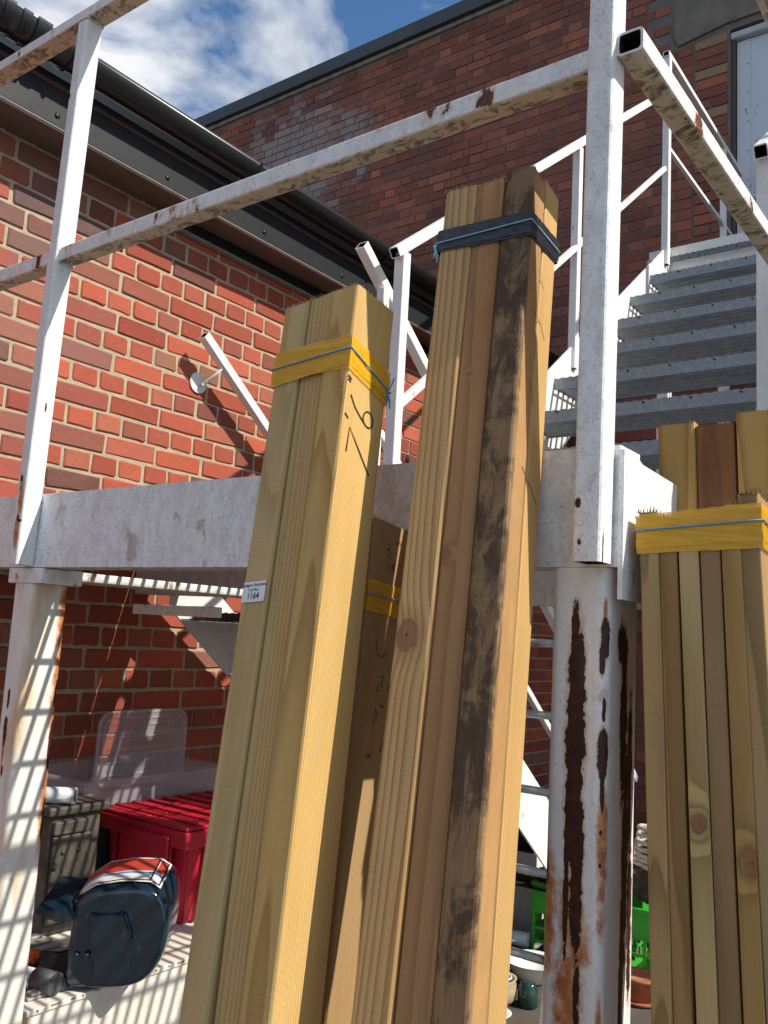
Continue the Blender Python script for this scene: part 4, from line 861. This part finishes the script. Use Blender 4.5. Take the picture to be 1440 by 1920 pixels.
# ------------------------------------------------------------------ jumble table under the stairs
tb = thing('trestle_table', 'low dark table under the stairs loaded with crates and pots', 'table', (-1.5, 3.4, GZ))
M_tt = simple('dark_table_top', (.10, .085, .07), .7, 0, .2, 10); ZT = -1.27
box('table_top', (-2.15, 2.75, ZT-.025), (-1.0, 3.95, ZT), M_tt, tb, .004)
for xx in (-2.1, -1.09):
    for yy in (2.8, 3.86): box('leg', (xx, yy, GZ), (xx+.04, yy+.04, ZT-.0255), M_tt, tb, .003)
M_green = simple('bright_green_plastic', (.05, .42, .035), .38, 0, .1, 12)
def lattice_crate(label, x0, x1, y0, y1, z0, z1):
    t = thing('lattice_crate', label, 'crate', ((x0+x1)/2, (y0+y1)/2, z0), 'green crates on the table'); cx, cy = (x0+x1)/2, (y0+y1)/2
    box('base', (x0+.005, y0+.005, z0), (x1-.005, y1-.005, z0+.006), M_green, t)
    for nm, ax, c, a0, a1 in (('side_panel', 'x', y0, x0, x1), ('side_panel', 'x', y1, x0, x1), ('end_panel', 'y', x0, y0, y1), ('end_panel', 'y', x1, y0, y1)):
        bm = bmesh.new(); H = z1-z0; L = a1-a0; n = max(3, int(L/.055)); Mx = None
        for lo, hi in [((-L/2, -.003, H*.62), (L/2, .003, H)), ((-L/2, -.003, .008), (L/2, .003, .03))]: add_box(bm, lo, hi)
        for i in range(n+1): u = -L/2+(L-.012)*i/n; add_box(bm, (u, -.0028, .0305), (u+.012, .0028, H*.62-.0005))
        for j in (1, 2):
            add_box(bm, (-L/2, -.0026, .03+(H*.6-.03)*j/3-.005), (L/2, .0026, .03+(H*.6-.03)*j/3+.005))
        add_box(bm, (-L/2-.004, -.009, H-.012), (L/2+.004, .009, H+.0005))
        link(nm, to_mesh(bm), M_green, t, (cx, c, z0) if ax == 'x' else (c, cy, z0), None if ax == 'x' else (0, 0, R(90)))
    return t
lattice_crate('bright green plastic crate seen left of the rusty column', -1.705, -1.42, 3.44, 3.84, ZT+.001, -.965)
lattice_crate('bright green lattice crate seen right of the rusty column', -1.36, -1.06, 3.44, 3.84, ZT+.001, -.975)
M_white = simple('glazed_white_ware', (.78, .77, .74), .25, 0, .05); M_terra = simple('terracotta', (.42, .15, .07), .8, 0, .2, 30, bump=.3)
bw = lathe('mixing_bowl', ((.03, 0), (.055, .006), (.09, .05), (.105, .075), (.109, .078), (.104, .078), (.086, .05), (.05, .012), (.0, .01)), (-1.60, 3.24, ZT+.001), M_white, None, 28); tag(bw, 'white bowl on the table below the green crate', 'bowl')
pt = thing('plant_pot', 'burlap wrapped pot with a blue banded rim on the table', 'pot', (-1.60, 2.98, ZT+.001))
k = NT('burlap'); p = k.obj(); k.bump(k.noise(p, 300, 3), .9, .004); M_bur = k.fin(k.mix(k.noise(p, 160, 3), (.30, .22, .12), (.58, .47, .30)), .95)
lathe('burlap_wrap', ((.045, 0), (.062, .02), (.066, .055), (.058, .075), (.064, .085), (.055, .083), (.05, .07), (.0, .068)), (-1.60, 2.98, ZT+.001), M_bur, pt, 22)
lathe('rim', ((.044, 0), (.046, .012), (.042, .013), (.040, .002)), (-1.60, 2.98, ZT+.078), M_white, pt, 22); lathe('blue_band', ((.0465, 0), (.0468, .004), (.0464, .0045)), (-1.60, 2.98, ZT+.082), simple('blue_glaze', (.06, .25, .5), .3), pt, 22)
jr = lathe('glass_jar', ((.03, 0), (.036, .004), (.036, .06), (.028, .07), (.028, .078), (.0, .079)), (-1.505, 3.02, ZT+.001), simple('dark_green_glass', (.02, .05, .045), .12, 0, .1), None, 20); tag(jr, 'small dark green jar beside the burlap pot', 'jar')
sc2 = lathe('saucer', ((.025, 0), (.05, .006), (.058, .014), (.054, .014), (.03, .006), (.0, .005)), (-1.55, 2.865, ZT+.001), M_white, None, 22); tag(sc2, 'small white saucer at the front edge of the table', 'saucer')
cb = tube('red_cable', [(-1.64, 2.82, ZT+.004), (-1.61, 2.85, ZT+.045), (-1.585, 2.875, ZT+.02), (-1.56, 2.84, ZT+.004)], .004, simple('dark_red_rubber', (.22, .012, .03), .5), None, 8, loc=(-1.64, 2.82, ZT)); tag(cb, 'curl of dark red cable on the table beside the saucer', 'cable')
tp = thing('plant_pot', 'terracotta pot in front of the right green crate', 'pot', (-1.225, 3.36, ZT+.001))
lathe('body', ((.045, 0), (.065, .075), (.07, .076), (.07, .09), (.064, .09), (.06, .07), (.0, .065)), (-1.225, 3.36, ZT+.001), M_terra, tp, 24); lathe('saucer', ((.06, 0), (.075, .003), (.08, .012), (.074, .0125), (.07, .006)), (-1.225, 3.36, ZT+.0015), M_terra, tp, 24)
# coir liner and wicker hoops on the right-hand crate
k = NT('dark_coir'); p = k.obj(); k.bump(k.noise(p, 120, 5, .8), 1., .01); M_coir = k.fin(k.mix(k.noise(p, 90, 4), (.02, .015, .01), (.10, .075, .05)), .95)
cx_, cy_, zc_ = -1.20, 3.62, -.9735
co = thing('coir_liner', 'dark coir basket liner heaped on the right green crate', 'liner', (cx_, cy_, zc_)); bm = bmesh.new(); bmesh.ops.create_icosphere(bm, subdivisions=4, radius=1)
for v in bm.verts: n_ = mnoise.noise(v.co*3.1)*.12+mnoise.noise(v.co*9)*.07; v.co = Vector((v.co.x*.15, v.co.y*.15, max(v.co.z, -.45)*.095))*(1+n_)
mz = min(v.co.z for v in bm.verts)
for v in bm.verts: v.co.z -= mz
link('heap', to_mesh(bm), M_coir, co, (cx_, cy_, zc_))
bm = bmesh.new(); q = random.Random(2)
for _ in range(160):
    a = q.uniform(0, 6.28); r_ = q.uniform(.06, .16); z_ = q.uniform(.02, .12); P0 = Vector((r_*math.cos(a), r_*math.sin(a), z_)); tube_bm(bm, [P0, P0+Vector((q.uniform(-.03, .03), q.uniform(-.03, .03), q.uniform(-.01, .03)))], .0012, 3)
tag(link('fibres', to_mesh(bm), M_coir, co, (cx_, cy_, zc_)), kind='stuff')
wk = thing('wicker_hoops', 'stack of pale wicker hoops on the dark coir liner', 'wicker', (cx_, cy_, zc_+.13)); M_wick = simple('pale_wicker', (.50, .45, .38), .6, 0, .2, 60)
for i in range(7):
    bm = bmesh.new(); r_ = .15-.004*i; tube_bm(bm, [((r_+q.uniform(-.004, .004))*math.cos(t*.2618), (r_)*math.sin(t*.2618), .022*i+q.uniform(-.003, .003)+.006*math.sin(t*.5+i)) for t in range(24)], .0085, 7, True)
    link('hoop', to_mesh(bm, 'hoop', True), M_wick, wk, (cx_, cy_, zc_+.138))
# aluminium ladder and a white gusset plate seen past the column
ld = thing('aluminium_ladder', 'aluminium ladder leaning under the stairs behind the corner column', 'ladder', (-1.55, 2.62, GZ)); M_alu = simple('dull_aluminium', (.48, .49, .50), .4, .7, .15, 40)
for x0 in (-1.60, -1.28): rhs('rail', (x0, 2.60, GZ), (x0-.02, 2.98, .25), .022, .06, (1, 0, 0), M_alu, ld, r=.004)
for i in range(7):
    z = GZ+.22+i*.25; y = 2.60+.38*(z-GZ)/1.97; tube('rung', [(-1.592-.02*(z-GZ)/1.97, y, z), (-1.285-.02*(z-GZ)/1.97, y, z)], .014, M_alu, ld, 10)
for (x, y, z, r_, m_, lab) in ((-2.05, 3.3, .0305, .03, M_dgp, 'dark grey pipe lying on the table, the nearer of two'), (-2.0, 3.42, .0305, .03, M_dgp, 'dark grey pipe lying on the table, the farther of two'), (-2.03, 3.36, .0795, .028, M_pvc, 'pale grey pipe resting across the two dark pipes on the table')):
    tag(tube('plastic_pipe', [(x, y, ZT+.001+z), (x+.32, y+.06, ZT+.001+z)], r_, m_, None, 14), lab, 'pipe', 'pipes on the jumble table')
cb2 = thing('box', 'white carton standing on the table behind the grey pipes', 'box', (-1.9, 3.72, ZT+.001)); box('carton', (-2.1, 3.62, ZT+.001), (-1.78, 3.85, -.90), M_white, cb2, .004); box('flap', (-2.1, 3.615, -.899), (-1.78, 3.62, -.83), M_white, cb2)
